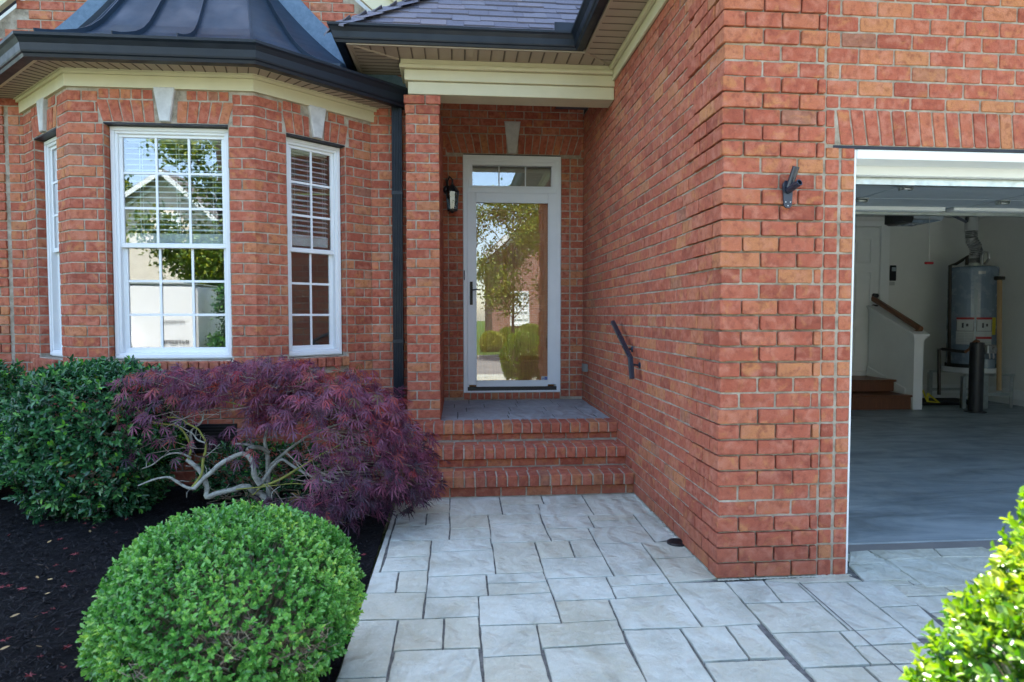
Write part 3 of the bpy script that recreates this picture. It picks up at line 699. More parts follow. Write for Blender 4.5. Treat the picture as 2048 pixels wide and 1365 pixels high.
# frieze along the garage side
mb = MB(); mb.box(XS - .030, XS - .008, 2.6, YP - .036, 3.272, 3.389, bev=.004); mb.build('frieze', 'cream_trim', house)
mb = MB(); mb.box(XS - .065, XS - .031, 2.6, YP - .07, 3.352, 3.3885, bev=.006); mb.build('crown_moulding', 'cream_trim', house)
ZS = 3.39
mb = MB(); mb.box(-.82, .99, 4.9, YP - .05, ZS, ZS + .012); mb.box(-.82, -.46, YP - .05, YM, ZS, ZS + .012); mb.box(.99, XS, 2.6, YP - .02, ZS, ZS + .012)
mb.box(.99, XS - 0, 2.6, YP, ZS + .013, ZS + .02)
zz = ZS - .0035
x = -.78
while x < 1.2:
    if x > .99: y0 = 4.9 + (x - .99) * 1.0
    else: y0 = 4.905
    y1 = YP - .07
    if x < -.46: y1 = 4.905 + (x + .82) * .80
    if y1 - y0 > .01: mb.box(x, x + .009, y0, y1, zz, ZS + .001, 1); mb.box(x + .012, x + .0135, y0, y1, zz + .002, ZS + .001, 1)
    x += .1035
y = 2.65
while y < 5.12:
    x0 = 1.0; x1 = XS - .066
    if y > 4.9: x0 = .99 + (y - 4.9)
    if x1 - x0 > .01: mb.box(x0, x1, y, y + .006, zz, ZS + .001, 1)
    y += .1035
y = 4.98
while y < YM:
    x1 = min(-.475, -.82 + (y - 4.9) * 1.25)
    mb.box(-.80, x1, y, y + .006, zz, ZS + .001, 1); y += .1035 * .62
mb.build('soffit', ['taupe_soffit', 'groove'], house)
mb = MB()
mb.box(-.84, .99, 4.885, 4.905, ZS - .012, ZS + .012); mb.box(-.84, -.815, 4.9055, YM, ZS - .012, ZS + .012); mb.box(.985, 1.005, 2.6, 4.8845, ZS - .012, ZS + .012)
a = Vector((.995, 4.90, ZS - .004)); b = Vector((XS - .06, 5.135, ZS - .004)); mb.tube([a, b], .008, 4)
a = Vector((-.82, 4.90, ZS - .004)); b = Vector((-.475, 5.15, ZS - .004)); mb.tube([a, b], .008, 4)
mb.build('soffit_trim', 'taupe_soffit', house)
gutter([(-.862, YM), (-.862, 4.925), (.970, 4.925), (.970, 2.55)], ZS - .004, scale=.98)
mb = MB(); 
for P in ([(1.0 - .14, 4.86), ],): pass
mb.box(.735, .90, 4.822, 4.828, 3.50, 3.575); mb.box(.894, .900, 4.66, 4.822, 3.50, 3.575); mb.build('splash_guard', 'dark_gutter', house)
# shingled slopes
def slope(mb, eave, up, along, n_rows, ext, th=.006, ex=.14):
    """eave(s): origin; rows of tabs with random widths; ext(row)->(s0,s1)"""
    for r_ in range(n_rows):
        s0, s1 = ext(r_); s = s0 - random.random() * .1
        while s < s1:
            w = random.uniform(.12, .30); a = max(s, s0); b = min(s + w - .002, s1)
            if b - a > .01:
                hh = random.choice((.004, .009)); nrm = along.cross(up).normalized(); nrm = nrm if nrm.z > 0 else -nrm
                dd = random.choice((0, 0, .02)); lo = eave + up * (r_ * ex - dd); hi = eave + up * ((r_ + 1) * ex + .01); b0 = nrm * (r_ * .0001 + .001)
                mb.hexa([lo + along * a + b0, lo + along * b + b0, hi + along * b + b0, hi + along * a + b0, lo + along * a + nrm * (.008 + hh), lo + along * b + nrm * (.008 + hh), hi + along * b + nrm * .004, hi + along * a + nrm * .004], 0, random.random())
            s += w
th = math.radians(41); upv = Vector((0, math.cos(th), math.sin(th)))
mb = MB(); E0 = Vector((0, 4.87, 3.49)); c_, s_ = math.cos(th), math.sin(th)
slope(mb, E0, upv, Vector((1, 0, 0)), 16, lambda r_: (-.93 + r_ * .14 * c_, .98 + (r_ + 0) * .14 * c_ + .1))
mb.hexa([(-.93, 4.88, 3.485), (1.0, 4.88, 3.485), (2.7, 6.58, 4.96), (.77, 6.58, 4.96), (-.93, 4.90, 3.47), (1.0, 4.90, 3.47), (2.7, 6.6, 4.94), (.77, 6.6, 4.94)], 0, .3)
upl = Vector((math.cos(th), 0, math.sin(th))); slope(mb, Vector((-.92, 0, 3.49)), upl, Vector((0, 1, 0)), 12, lambda r_: (4.87 + r_ * .14 * c_, 6.6))
for k in range(9):     # hip caps
    p = Vector((-.93, 4.87, 3.50)) + Vector((c_, c_, s_)) * (k * .17); q = p + Vector((c_, c_, s_)) * .19; w_ = Vector((.09, -.09, -.035)); u_ = Vector((-.09, .09, -.035)); tp = Vector((0, 0, .022))
    mb.add([p + w_ + tp * .6, p + tp * 1.5, p + u_ + tp * .6, q + w_, q + tp, q + u_, p + w_ - tp * .2, p + u_ - tp * .2, p + tp * .5], [(0, 1, 4, 3), (1, 2, 5, 4), (6, 8, 1, 0), (8, 7, 2, 1)], 0, random.random())
mb.build('porch_roof', 'shingle', house, label='grey shingled hip roof over the entry porch')
# garage wing roof
mb = MB(); slope(mb, Vector((1.0, 0, 3.49)), upl, Vector((0, 1, 0)), 5, lambda r_: (2.75 + r_ * .14 * c_, 4.9 + r_ * .1))
mb.add([(1.0, 2.7, 3.47), (8.6, 2.7, 3.47), (8.6, 9.6, 3.47), (1.0, 9.6, 3.47), (4.0, 5.4, 5.75), (5.6, 5.4, 5.75), (5.6, 6.9, 5.75), (4.0, 6.9, 5.75)], [(0, 1, 5, 4), (1, 2, 6, 5), (2, 3, 7, 6), (3, 0, 4, 7), (4, 5, 6, 7), (0, 3, 2, 1)], 0, .4)
mb.build('garage_roof', 'shingle', house)
gutter([(.92, 2.66), (8.7, 2.66)], 3.39); mb = MB(); mb.box(1.02, 8.6, 2.70, YF, 3.405, 3.42); mb.build('soffit', 'taupe_soffit', house)
# unseen tall body and roof added behind, height set to shade the forecourt
mb = MB(); mb.box(-9, 2.2, 6.8, 14, 3.2, 11); mb.box(-9.6, -4.6, YM + .02, 14, 0, 3.19); mb.build('added_shade_wall', 'added_wall_siding', house)
mb = MB(); mb.add([(-9.5, 6.3, 11), (2.6, 6.3, 11), (2.6, 14.5, 11), (-9.5, 14.5, 11), (-6, 10.5, 14), (-2, 10.5, 14)], [(0, 1, 5, 4), (1, 2, 5), (2, 3, 4, 5), (3, 0, 4), (0, 3, 2, 1)], 0, .4); mb.build('added_shade_roof', 'shingle', house)
# downspout
mb = MB(); x0, x1 = -.562, -.478; yy = YM - .105
prof = []
for i in range(7):
    a = x0 + (x1 - x0) * i / 6; prof += [(a, yy), (a + .0035, yy + .005), (a + .0075, yy + .005), (a + .0105, yy)] if i < 6 else [(a, yy)]
prof += [(x1, YM - .035), (x0, YM - .035)]
mb.add([(a, b, .08) for a, b in prof] + [(a, b, 3.12) for a, b in prof], [(i, (i + 1) % len(prof), len(prof) + (i + 1) % len(prof), len(prof) + i) for i in range(len(prof))])
for z in (2.36, 1.1): mb.box(x0 - .003, x1 + .003, yy - .003, YM - .012, z, z + .028)
mb.build('downspout', 'dark_gutter', house)
# ------------------------------------------------------------ entry: frame, transom, storm door, inner door
mb = MB(); f = DF; a0, a1 = .047, 1.062
frame(mb, f, a0, a1, .532, 2.984, .040, -.10, .004, .02)
frame(mb, f, a0 + .036, a1 - .036, .55, 2.948, .022, -.10, -.008, .01)
fbox(mb, f, a0 + .04, a1 - .04, 2.602, 2.655, -.10, -.006)
fr = mb.build('door_frame', 'door_white', house)
mb = MB(); fbox(mb, f, a0 + .002, a1 - .002, 2.985, 2.993, -.02, .008); mb.build('drip_cap', 'steel_lintel', fr)
mb = MB(); frame(mb, f, .105, 1.004, 2.656, 2.925, .038, -.07, -.012, .02); tr = mb.build('transom', 'door_white', house)
mb = MB(); fbox(mb, f, .14, .97, 2.672, 2.89, -.052, -.048, bev=.0005); mb.build('pane', 'window_glass', tr)
for i in (1, 2): mb = MB(); fbox(mb, f, .143 + i * .276 - .006, .143 + i * .276 + .006, 2.676, 2.887, -.047, -.040, bev=.001); mb.build('muntin', 'door_white', tr)
sdr = thing('tmp', '', '', (.555, YD - .02, .53)); sdr.name = 'storm_door'; WL['storm_door'] = Vector((.555, YD - .02, .53)); 
for k in ('label', 'category'):
    if k in sdr: del sdr[k]
sdr.parent = house; sdr.location = WL['storm_door'] - WL[house.name]; sdr['label'] = 'white full-view storm door with dark lever handle'
mb = MB(); mb2 = MB(); s0, s1, t0, t1 = .088, 1.026, .612, 2.600; g0, g1, h0, h1 = .178, .930, .635, 2.502
fbox(mb, f, s0, g0, t0, t1, -.028, .006); fbox(mb, f, g1, s1, t0, t1, -.028, .006); fbox(mb, f, g0 + .0005, g1 - .0005, h1, t1, -.028, .006); fbox(mb, f, g0 + .0005, g1 - .0005, t0 - .02, h0 + .018, -.028, .006)
mb.build('door_leaf', 'door_white', sdr)
frame(mb2, f, g0 - .010, g1 + .010, h0 + .008, h1 + .010, .014, .004, .010); mb2.build('glazing_bead', 'door_white', sdr)
mb = MB(); fbox(mb, f, g0 - .004, g1 + .004, h0, h1 + .004, -.014, -.010, bev=.0005); mb.build('glass', 'door_glass', sdr)
mb = MB(); fbox(mb, f, .0885, 1.0255, .545, .591, -.03, .002); mb.build('kick_plate', 'black_paint', sdr)
mb = MB(); fbox(mb, f, .113, .143, 1.445, 1.685, .006, .016, bev=.005); mb.tube([f.p(.128, 1.600, .012), f.p(.128, 1.600, .05), f.p(.150, 1.598, .058), f.p(.195, 1.606, .056), f.p(.214, 1.598, .052)], [.009, .008, .008, .006, .005]); mb.build('handle', 'bronze_hw', sdr, smooth=False)
mb = MB(); fbox(mb, f, .052, .062, 1.70, 1.80, .004, .012); mb.build('latch', 'steel_lintel', sdr)
def text(body, size, loc, rot, material, name, parent, depth=.0008):
    cu = bpy.data.curves.new(name, 'FONT'); cu.body = body; cu.size = size; cu.extrude = depth; cu.align_x = 'LEFT'
    ob = bpy.data.objects.new(name, cu); COL.objects.link(ob)
    dg = bpy.context.evaluated_depsgraph_get(); me = bpy.data.meshes.new_from_object(ob.evaluated_get(dg)); COL.objects.unlink(ob); bpy.data.objects.remove(ob)
    me.materials.clear(); me.materials.append(M[material]); me.name = name
    o = bpy.data.objects.new(name, me); reg(o, parent, loc); o.rotation_euler = rot; return o
M['sticker_blue'] = mat('sticker_blue', (.01, .05, .28), .4)
mb = MB(); fbox(mb, f, .862, .928, h0 + .020, h0 + .062, -.0098, -.009, bev=.0002); stk = mb.build('security_sticker', 'label_paper', sdr)
mb = MB(); fbox(mb, f, .896, .926, h0 + .026, h0 + .054, -.0088, -.0084, bev=.0001); fbox(mb, f, .865, .893, h0 + .031, h0 + .036, -.0088, -.0084, bev=.0001); fbox(mb, f, .868, .893, h0 + .04, h0 + .043, -.0088, -.0084, bev=.0001); mb.build('sticker_print', 'sticker_blue', stk)
text('ADT', .019, f.p(.8965, h0 + .0335, -.0080), (math.pi / 2, 0, 0), 'label_paper', 'sticker_letters', stk, .0003)
# panelled wooden door behind the glass
mb = MB(); e = -.078
fbox(mb, f, .09, 1.02, .58, 2.60, e - .04, e)
idr = mb.build('front_door', 'door_wood', house, label='brown six-panel wooden entry door behind the storm glass')
for (u0, u1, z0, z1) in [(.24, .51, .86, 1.40), (.60, .87, .86, 1.40), (.24, .51, 1.55, 2.10), (.60, .87, 1.55, 2.10), (.24, .51, 2.22, 2.42), (.60, .87, 2.22, 2.42)]:
    mb = MB(); frame(mb, f, u0 - .02, u1 + .02, z0 - .02, z1 + .02, .022, e, e + .012); vs = [f.p(u0 + .005, z0 + .005, e + .001), f.p(u1 - .005, z0 + .005, e + .001), f.p(u1 - .005, z1 - .005, e + .001), f.p(u0 + .005, z1 - .005, e + .001), f.p(u0 + .05, z0 + .05, e + .012), f.p(u1 - .05, z0 + .05, e + .012), f.p(u1 - .05, z1 - .05, e + .012), f.p(u0 + .05, z1 - .05, e + .012)]
    mb.add(vs, [(0, 1, 5, 4), (1, 2, 6, 5), (2, 3, 7, 6), (3, 0, 4, 7), (4, 5, 6, 7)]); mb.build('door_panel', 'door_wood', idr)
mb = MB(); mb.box(-.05, 1.2, YD + .2, YD + .25, .5, 3.2); mb.build('hall_wall', 'room_wall', house)

# ------------------------------------------------------------ entry steps and porch floor
steps = thing('entry_steps', 'three red brick entry steps with rowlock nosings below the porch', 'steps', (.45, 4.9, 0))
XL = -.44
def riser_bricks(mb, y, z0, z1, ph):
    f_ = Face((0, y), (1, 0)); x = XL - ph * .09
    while x < XS:
        a = max(x, XL); b = min(x + BL - JT, XS - .004)
        if b - a > .02: rect_brick(mb, f_, a, b, z0 + .004, z1 - .004, proud=.006)
        x += BL
def nosing(mb, y, z0, z1, dep):
    w = .0765; n_ = int((XS - XL) / w); w = (XS - .003 - XL) / n_
    for i in range(n_):
        a = XL + i * w; c = Vector((a + w / 2, y + dep / 2 + jit(.003), (z0 + z1) / 2 + jit(.0012))); an = jit(.012)
        mb.bbox(c, Vector((math.cos(an), math.sin(an), 0)), Vector((-math.sin(an), math.cos(an), 0)), w - .010 + jit(.002), dep, z1 - z0, .006, 0, random.random())
    mb.box(XL, XS - .002, y + .008, y + dep, z0 + .003, z1 - .006, 1)
for j, (yf, yb, zt) in enumerate(((4.50, 4.72, .165), (4.735, 4.97, .318), (5.005, 5.245, .462))):
    mb = MB(); zn = zt - .083; zb = 0 if j == 0 else (.165, .318)[j - 1]
    riser_bricks(mb, yf + .035, zb + .006, zn - .002, j); mb.box(XL, XS - .002, yf + .036, yb + .25 if j < 2 else 5.25, -.03 if j == 0 else zb - .02, zn, 1)
    nosing(mb, yf, zn, zt, .175 if j < 2 else .20)
    if j < 2:
        x = XL + .03
        while x < XS - .02:
            b = min(x + BL - JT, XS - .004); mb.bbox(Vector(((x + b) / 2, yf + .175 + .05, zt - .036)), Vector((1, 0, 0)), Vector((0, 1, 0)), b - x, .088, .072, .004, 0, random.random()); x += BL
        mb.box(XL, XS - .002, yf + .17, yb + .1, zn + .001, zt - .006, 1)
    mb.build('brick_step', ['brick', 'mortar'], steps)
# ------------------------------------------------------------ paving
def slab_mb(mb, poly, z, tone, inset=.0048, th=.004, d=.0055):
    P = [Vector((p[0], p[1])) for p in poly]; area = sum(P[i].x * P[(i + 1) % len(P)].y - P[(i + 1) % len(P)].x * P[i].y for i in range(len(P)))
    if area < 0: P.reverse()
    n_ = len(P); Q = []
    for i in range(n_):
        a, b, c = P[i - 1], P[i], P[(i + 1) % n_]; d0 = (b - a).normalized(); d1 = (c - b).normalized(); m0 = Vector((-d0.y, d0.x)); m1 = Vector((-d1.y, d1.x)); m_ = m0 + m1
        if m_.length < 1e-4: m_ = m0
        m_ = m_.normalized(); k = inset / max(.4, m_.dot(m0)); Q.append(b + m_ * k)
    R = []
    for i in range(n_):
        a, b = Q[i], Q[(i + 1) % n_]; l = (b - a).length; nn_ = max(1, int(l / .045)); pd = Vector((-(b - a).y, (b - a).x)); pd = pd.normalized() if pd.length > 0 else pd
        for k in range(nn_): R.append(a + (b - a) * (k / nn_) + pd * (jit(.0022) if k else 0))
    cen = sum(R, Vector((0, 0))) / len(R); n_ = len(R)
    vs = [(p.x, p.y, z - .010) for p in R] + [(p.x, p.y, z + th - .002) for p in R]
    inn = [p + (cen - p).normalized() * d for p in R]; vs += [(p.x, p.y, z + th) for p in inn]
    fs = [(k, (k + 1) % n_, n_ + (k + 1) % n_, n_ + k) for k in range(n_)] + [(n_ + k, n_ + (k + 1) % n_, 2 * n_ + (k + 1) % n_, 2 * n_ + k) for k in range(n_)] + [tuple(range(2 * n_, 3 * n_))]
    mb.add(vs, fs, 0, tone)
A_ = lambda x, y: onZ(660 + x / 2.926, 980 + y / 2.926); B_ = lambda x, y: onZ(1260 + x / 2.599, 980 + y / 2.599)
SA = [[(510, 50), (702, 47), (702, 86), (490, 90)], [(490, 90), (702, 86), (697, 136), (475, 140)], [(702, 47), (990, 42), (1010, 145), (704, 154)], [(990, 42), (1232, 38), (1252, 84), (1000, 92)],
 [(1000, 92), (1215, 86), (1228, 142), (1010, 148)], [(1236, 38), (1472, 33), (1490, 79), (1252, 84)], [(1220, 86), (1490, 79), (1545, 150), (1247, 159)], [(1472, 32), (1780, 22), (1815, 54), (1485, 60)], [(1492, 60), (1815, 54), (1892, 143), (1548, 152)],
 [(392, 143), (568, 139), (560, 210), (378, 214)], [(568, 139), (698, 136), (692, 208), (560, 210)], [(372, 214), (692, 208), (692, 295), (348, 303)], [(704, 155), (922, 150), (929, 229), (704, 234)], [(704, 234), (929, 229), (938, 288), (704, 295)],
 [(924, 150), (1228, 142), (1243, 198), (935, 209)], [(935, 209), (1243, 198), (1295, 300), (950, 315)], [(1248, 159), (1508, 153), (1545, 223), (1282, 232)], [(1282, 232), (1505, 225), (1545, 292), (1297, 300)], [(1510, 153), (1772, 148), (1790, 180), (1530, 186)],
 [(1533, 186), (1792, 180), (1822, 217), (1550, 225)], [(1515, 228), (1822, 216), (1898, 306), (1562, 320)], [(1776, 148), (1892, 143), (2030, 292), (1900, 306)], [(345, 303), (594, 298), (583, 392), (325, 402)], [(594, 298), (938, 288), (947, 355), (588, 370)],
 [(588, 370), (947, 355), (970, 495), (576, 514)], [(952, 315), (1195, 309), (1248, 488), (970, 495)], [(1197, 309), (1398, 303), (1432, 397), (1232, 407)], [(1402, 303), (1545, 292), (1592, 394), (1435, 397)], [(1232, 407), (1592, 395), (1660, 508), (1264, 525)],
 [(325, 402), (583, 392), (574, 477), (293, 488)], [(1562, 320), (1818, 313), (1943, 498), (1665, 508)], [(210, 490), (405, 482), (383, 607), (150, 615)], [(405, 482), (574, 476), (562, 604), (383, 607)], [(574, 516), (915, 500), (926, 618), (565, 636)],
 [(915, 500), (1250, 487), (1266, 543), (922, 555)], [(922, 555), (1266, 543), (1284, 607), (926, 618)], [(120, 612), (560, 606), (543, 760), (60, 772)], [(562, 637), (866, 628), (870, 745), (545, 760)], [(872, 628), (1286, 607), (1352, 775), (880, 802)],
 [(1266, 527), (1614, 514), (1672, 640), (1316, 657)], [(1616, 514), (1945, 499), (1990, 546), (1642, 571)], [(1642, 571), (1990, 548), (2046, 620), (1676, 640)], [(1318, 657), (1624, 645), (1672, 767), (1352, 775)],
 [(60, 772), (400, 766), (335, 1105), (-80, 1115)], [(400, 766), (667, 759), (660, 937), (378, 952)], [(669, 759), (868, 747), (874, 932), (660, 937)], [(880, 802), (1209, 795), (1242, 972), (890, 988)], [(1211, 795), (1674, 768), (1735, 904), (1246, 934)]]
SB = [[(62, 282), (318, 268), (335, 352), (128, 363)], [(128, 365), (336, 352), (460, 466), (208, 492)], [(-107, 575), (250, 550), (372, 712), (-40, 732)], [(213, 494), (492, 482), (658, 703), (373, 712)], [(496, 482), (690, 474), (786, 587), (580, 597)], [(692, 474), (868, 492), (955, 587), (788, 587)],
 [(583, 597), (960, 587), (1130, 738), (732, 752)], [(872, 492), (1122, 484), (1418, 721), (1150, 738)], [(1126, 484), (1334, 474), (1500, 606), (1300, 617)], [(1302, 617), (1505, 606), (1680, 765), (1490, 772)], [(1088, 743), (1430, 723), (1520, 800), (1178, 820)], [(1178, 820), (1520, 800), (1650, 905), (1255, 915)],
 [(740, 753), (1086, 742), (1254, 914), (898, 932)], [(262, 727), (494, 713), (622, 886), (380, 902)], [(498, 713), (660, 703), (812, 880), (624, 886)], [(1128, 394), (1335, 387), (1458, 472), (1218, 482)], [(1140, 325), (1235, 318), (1332, 386), (1135, 394)], [(1238, 318), (1575, 310), (1622, 354), (1334, 372)], [(1338, 372), (1622, 356), (1800, 500), (1540, 512)], [(1578, 310), (1830, 300), (1960, 352), (1626, 354)], [(698, 474), (1128, 448), (1214, 480), (868, 491)]]
walk = MB(); XW = -.452
allq = [[A_(*p) for p in q] for q in SA] + [[B_(*p) for p in q] for q in SB]
_v = [p for q in allq for p in q]; _g = []
for p in _v:
    for g in _g:
        if (g[0] - p).length < .026: g.append(p); break
    else: _g.append([p])
for g in _g:
    m_ = sum((Vector(p) for p in g), Vector()) / len(g)
    for p in g: p.x, p.y = m_.x, m_.y
for q in allq:
    for p in q:
        for q2 in allq:
            if q2 is q or any((p - r).length < .03 for r in q2): continue
            for i in range(len(q2)):
                a, b = q2[i - 1], q2[i]; e_ = b - a
                if e_.length < .05: continue
                t = (p - a).dot(e_) / e_.length_squared
                if .02 < t < .98 and (a + e_ * t - p).length < .024: w_ = a + e_ * t; p.x, p.y = w_.x, w_.y
ext = []
def down(p, q, yt):   # continue the joint direction beyond the frame
    return p
def P2(zf, x, y): v_ = zf(x, y); return (v_.x, v_.y)
lowers = [(A_, (375, 952), (874, 933), (897, 1126), (333, 1126)), (A_, (890, 988), (1242, 973), (1290, 1126), (900, 1126)), (A_, (1246, 936), (1735, 906), (1852, 1126), (1292, 1126)),
          (B_, (-38, 735), (258, 728), (438, 1001), (78, 1001)), (B_, (382, 904), (818, 886), (935, 1001), (440, 1001)), (B_, (902, 934), (1208, 924), (1294, 1001), (960, 1001)), (B_, (1212, 924), (1580, 905), (1700, 1001), (1298, 1001)), (A_, (-80, 1117), (335, 1105), (333, 1126), (-100, 1126))]
for zf, a, b, c, d_ in lowers:
    a, b, c, d_ = [zf(*p) for p in (a, b, c, d_)]
    k = (1.9 - c.y) / (c.y - b.y) if abs(c.y - b.y) > .01 else 1
    c2 = c + (c - b) * max(.1, min(k, 2)); d2 = d_ + (d_ - a) * max(.1, min(k, 2)) if abs(d_.y - a.y) > .05 else d_ + (c2 - c)
    c2.y = d2.y = min(c2.y, d2.y); allq.append([a, b, c2, d2])
def clipL(poly, xw, keep=1):      # clip polygon to x>=xw
    out = []
    for i in range(len(poly)):
        a, b = poly[i - 1], poly[i]; ia, ib = a.x >= xw, b.x >= xw
        if ia != ib: t = (xw - a.x) / (b.x - a.x); out.append(a + (b - a) * t)
        if ib: out.append(b)
    return out
for i, q in enumerate(allq):
    q = clipL([Vector((p.x, p.y, 0)) for p in q], XW)
    if len(q) >= 3: slab_mb(walk, [(p.x, p.y) for p in q], .001 + i * .00003, random.random() ** 1.5)
# border band along the bed
yb0 = A_(293, 488).y
slab_mb(walk, [(XW, yb0), (A_(290, 488).x, yb0), (A_(392, 145).x, A_(392, 145).y), (-.30, 4.50), (XW, 4.50)], .0005, .4)
random.seed(21)
def rand_ashlar(mb, x0, x1, y0, y1, z, hmin=.28, hmax=.46):
    y = y0
    while y < y1 - .05:
        h = random.uniform(hmin, hmax); yb = min(y + h, y1); x = x0 - random.random() * .2
        while x < x1 - .05:
            w = random.uniform(.3, .62); a, b = max(x, x0), min(x + w, x1)
            if b - a > .06:
                if random.random() < .4: m_ = y + (yb - y) * random.uniform(.35, .65); slab_mb(mb, [(a, y), (b, y), (b, m_), (a, m_)], z + random.random() * .0008, random.random()); slab_mb(mb, [(a, m_), (b, m_), (b, yb), (a, yb)], z + .0009 + random.random() * .0008, random.random())
                else: slab_mb(mb, [(a, y), (b, y), (b, yb), (a, yb)], z + random.random() * .0016, random.random())
            x += w
        y = yb
ymin = min(p.y for q in allq for p in q)
rand_ashlar(walk, XW, 3.2, -1.2, ymin - .004, .0012); rand_ashlar(walk, 2.10, 7.4, 1.7, 3.28, -.0036); rand_ashlar(walk, 3.2, 7.4, -1.2, 1.696, .0006)
walk.box(XW, 7.6, -1.25, 3.28, -.12, -.0045, 1); walk.box(XW, 1.30, 3.28, 4.6, -.12, -.0045, 1)
# tooled control joint running out from the garage pier
pa, pb = B_(880, 490), B_(1560, 1085)
dj = (pb - pa).normalized(); sj = Vector((-dj.y, dj.x, 0)) * .0032; up1 = Vector((0, 0, .0082))
walk.add([pa - sj + up1, pa + sj + up1, pb + sj + up1, pb - sj + up1], [(0, 3, 2, 1)], 1)
walk.build('walkway', ['slab', 'joint'], None, kind='structure')
pf = MB(); random.seed(5)
y = 5.25; rows = [5.25, 5.33, 5.52, 5.72, 5.98, 6.22, 6.5]
for r_ in range(6):
    x = PX1 - random.random() * .2
    while x < XS - .02:
        w = random.uniform(.26, .5); a, b = max(x, PX1), min(x + w, XS)
        if b - a > .04: slab_mb(pf, [(a, rows[r_]), (b, rows[r_]), (b, rows[r_ + 1]), (a, rows[r_ + 1])], .449 + random.random() * .001, random.random())
        x += w
pf.box(PX1, XS - .001, 5.247, YD, .2, .4485, 1)
pf.build('porch_floor', ['porch_slab', 'joint'], steps)
# dried mortar and grout crumbs at the foot of the walls
random.seed(3); mb = MB()
def crumbs(a, b, n_, w):
    for i in range(n_):
        p = Vector(a) + (Vector(b) - Vector(a)) * random.random() + Vector((jit(w), jit(w), .003)); s = random.uniform(.002, .007)
        mb.bbox(p, Vector((math.cos(s * 999), math.sin(s * 999), 0)), Vector((-math.sin(s * 999), math.cos(s * 999), 0)), s * 2.4, s * 1.5, s * .8, s * .2, 0)
crumbs((XS - .012, YF, .004), (XS - .012, 4.5, .004), 420, .006); crumbs((XS, YF - .014, .004), (1.99, YF - .014, .004), 420, .007)
mb.build('mortar_crumbs', 'slab', None, kind='stuff', label='pale mortar crumbs along the foot of the brick walls', cat='mortar crumbs')

# ------------------------------------------------------------ ground: bed, chips, driveway, lawn, road
random.seed(11)
gx = np.arange(-7, XW - .015, .05); gy = np.arange(-1.5, 5.55, .05); X, Y = np.meshgrid(np.append(gx, XW - .012), gy)
Z = -.02 + .02 * np.sin(X * 3.1) * np.cos(Y * 2.3) + .05 * np.clip((Y - 3.2) / 1.5, 0, 1) + .03 * np.clip((-X - .6) / 1.0, 0, 1) + rng.normal(0, .006, X.shape)
V = np.stack([X, Y, Z], -1).reshape(-1, 3); nx = X.shape[1]; ny = X.shape[0]
ii = (np.arange(ny - 1)[:, None] * nx + np.arange(nx - 1)[None]).ravel(); Fq = np.stack([ii, ii + 1, ii + nx + 1, ii + nx], -1)
npmesh('mulch_bed', V, Fq, np.zeros(len(V)), 'mulch', kind='structure')
def bedz(x, y): return -.02 + .02 * np.sin(x * 3.1) * np.cos(y * 2.3) + .05 * np.clip((y - 3.2) / 1.5, 0, 1) + .03 * np.clip((-x - .6) / 1.0, 0, 1)
nC = 42000; cx = rng.uniform(-4.5, XW - .02, nC); cy = rng.uniform(1.3, 4.9, nC); cz = bedz(cx, cy) + rng.uniform(0, .014, nC)
an = rng.uniform(0, 2 * math.pi, nC); ln = rng.uniform(.005, .018, nC); wd = rng.uniform(.001, .0035, nC); tl = rng.normal(0, .35, nC)
du = np.stack([np.cos(an) * np.cos(tl), np.sin(an) * np.cos(tl), np.sin(tl)], -1) * ln[:, None]; dv = np.stack([-np.sin(an), np.cos(an), rng.normal(0, .4, nC)], -1) * wd[:, None]
c = np.stack([cx, cy, cz + .004], -1); V = np.stack([c - du - dv, c + du - dv * .5, c + du * .9 + dv, c - du * .9 + dv * .8], 1).reshape(-1, 3)
Fq = np.arange(nC * 4).reshape(-1, 4); npmesh('mulch_chips', V, Fq, np.repeat(rng.random(nC), 4), 'mulch_chip', kind='stuff', label='shredded black bark mulch covering the bed', cat='mulch')
mb = MB(); mb.box(-60, 60, -7.0, -1.25, -.16, -.02); mb.build('driveway', 'road_concrete', None, kind='structure')
mb = MB(); mb.box(-60, 60, -7.25, -7.0, -.16, .06); mb.build('kerb', 'curb', None, kind='structure')
mb = MB(); mb.box(-150, 150, -150, -7.25, -.2, .03); mb.build('lawn', 'lawn', None, kind='structure')
mb = MB(); mb.box(-150, 150, -150, 150, -.4, -.21); mb.build('ground', 'lawn', None, kind='structure')
# ------------------------------------------------------------ small fittings
sdir = lambda *p: Vector(p).normalized()
lamp = thing('wall_lantern', 'black carriage lantern on the dark brick left of the front door', 'lantern', (-.075, YD - .1, 2.38))
lx, ly = -.062, YD - .13
mb = MB(); mb.lathe((-.115, YD - .012, 2.62), [(.035, -.01), (.045, 0), (.042, .012), (.02, .02)], 16, axis='y'); mb.tube([(-.115, YD - .03, 2.62), (-.112, YD - .06, 2.70), (-.09, YD - .10, 2.735), (lx, ly, 2.70), (lx, ly, 2.66)], .009, 8); mb.tube([(-.12, YD - .02, 2.66), (-.13, YD - .045, 2.71), (-.125, YD - .07, 2.72), (-.115, YD - .06, 2.69)], .005, 6); mb.build('bracket', 'black_paint', lamp)
mb = MB(); mb.lathe((lx, ly, 2.575), [(.072, 0), (.066, .012), (.045, .04), (.026, .065), (.012, .078), (.014, .092), (.004, .108)], 6); mb.build('roof_cap', 'black_paint', lamp)
mb = MB(); mb.lathe((lx, ly, 2.385), [(.01, -.02), (.018, -.008), (.050, 0), (.052, .012), (.044, .02)], 6)
for k in range(6):
    a = 2 * math.pi * k / 6; mb.tube([(lx + .048 * math.cos(a), ly + .048 * math.sin(a), 2.40), (lx + .062 * math.cos(a), ly + .062 * math.sin(a), 2.578)], .005, 5)
mb.build('cage', 'black_paint', lamp)
mb = MB()
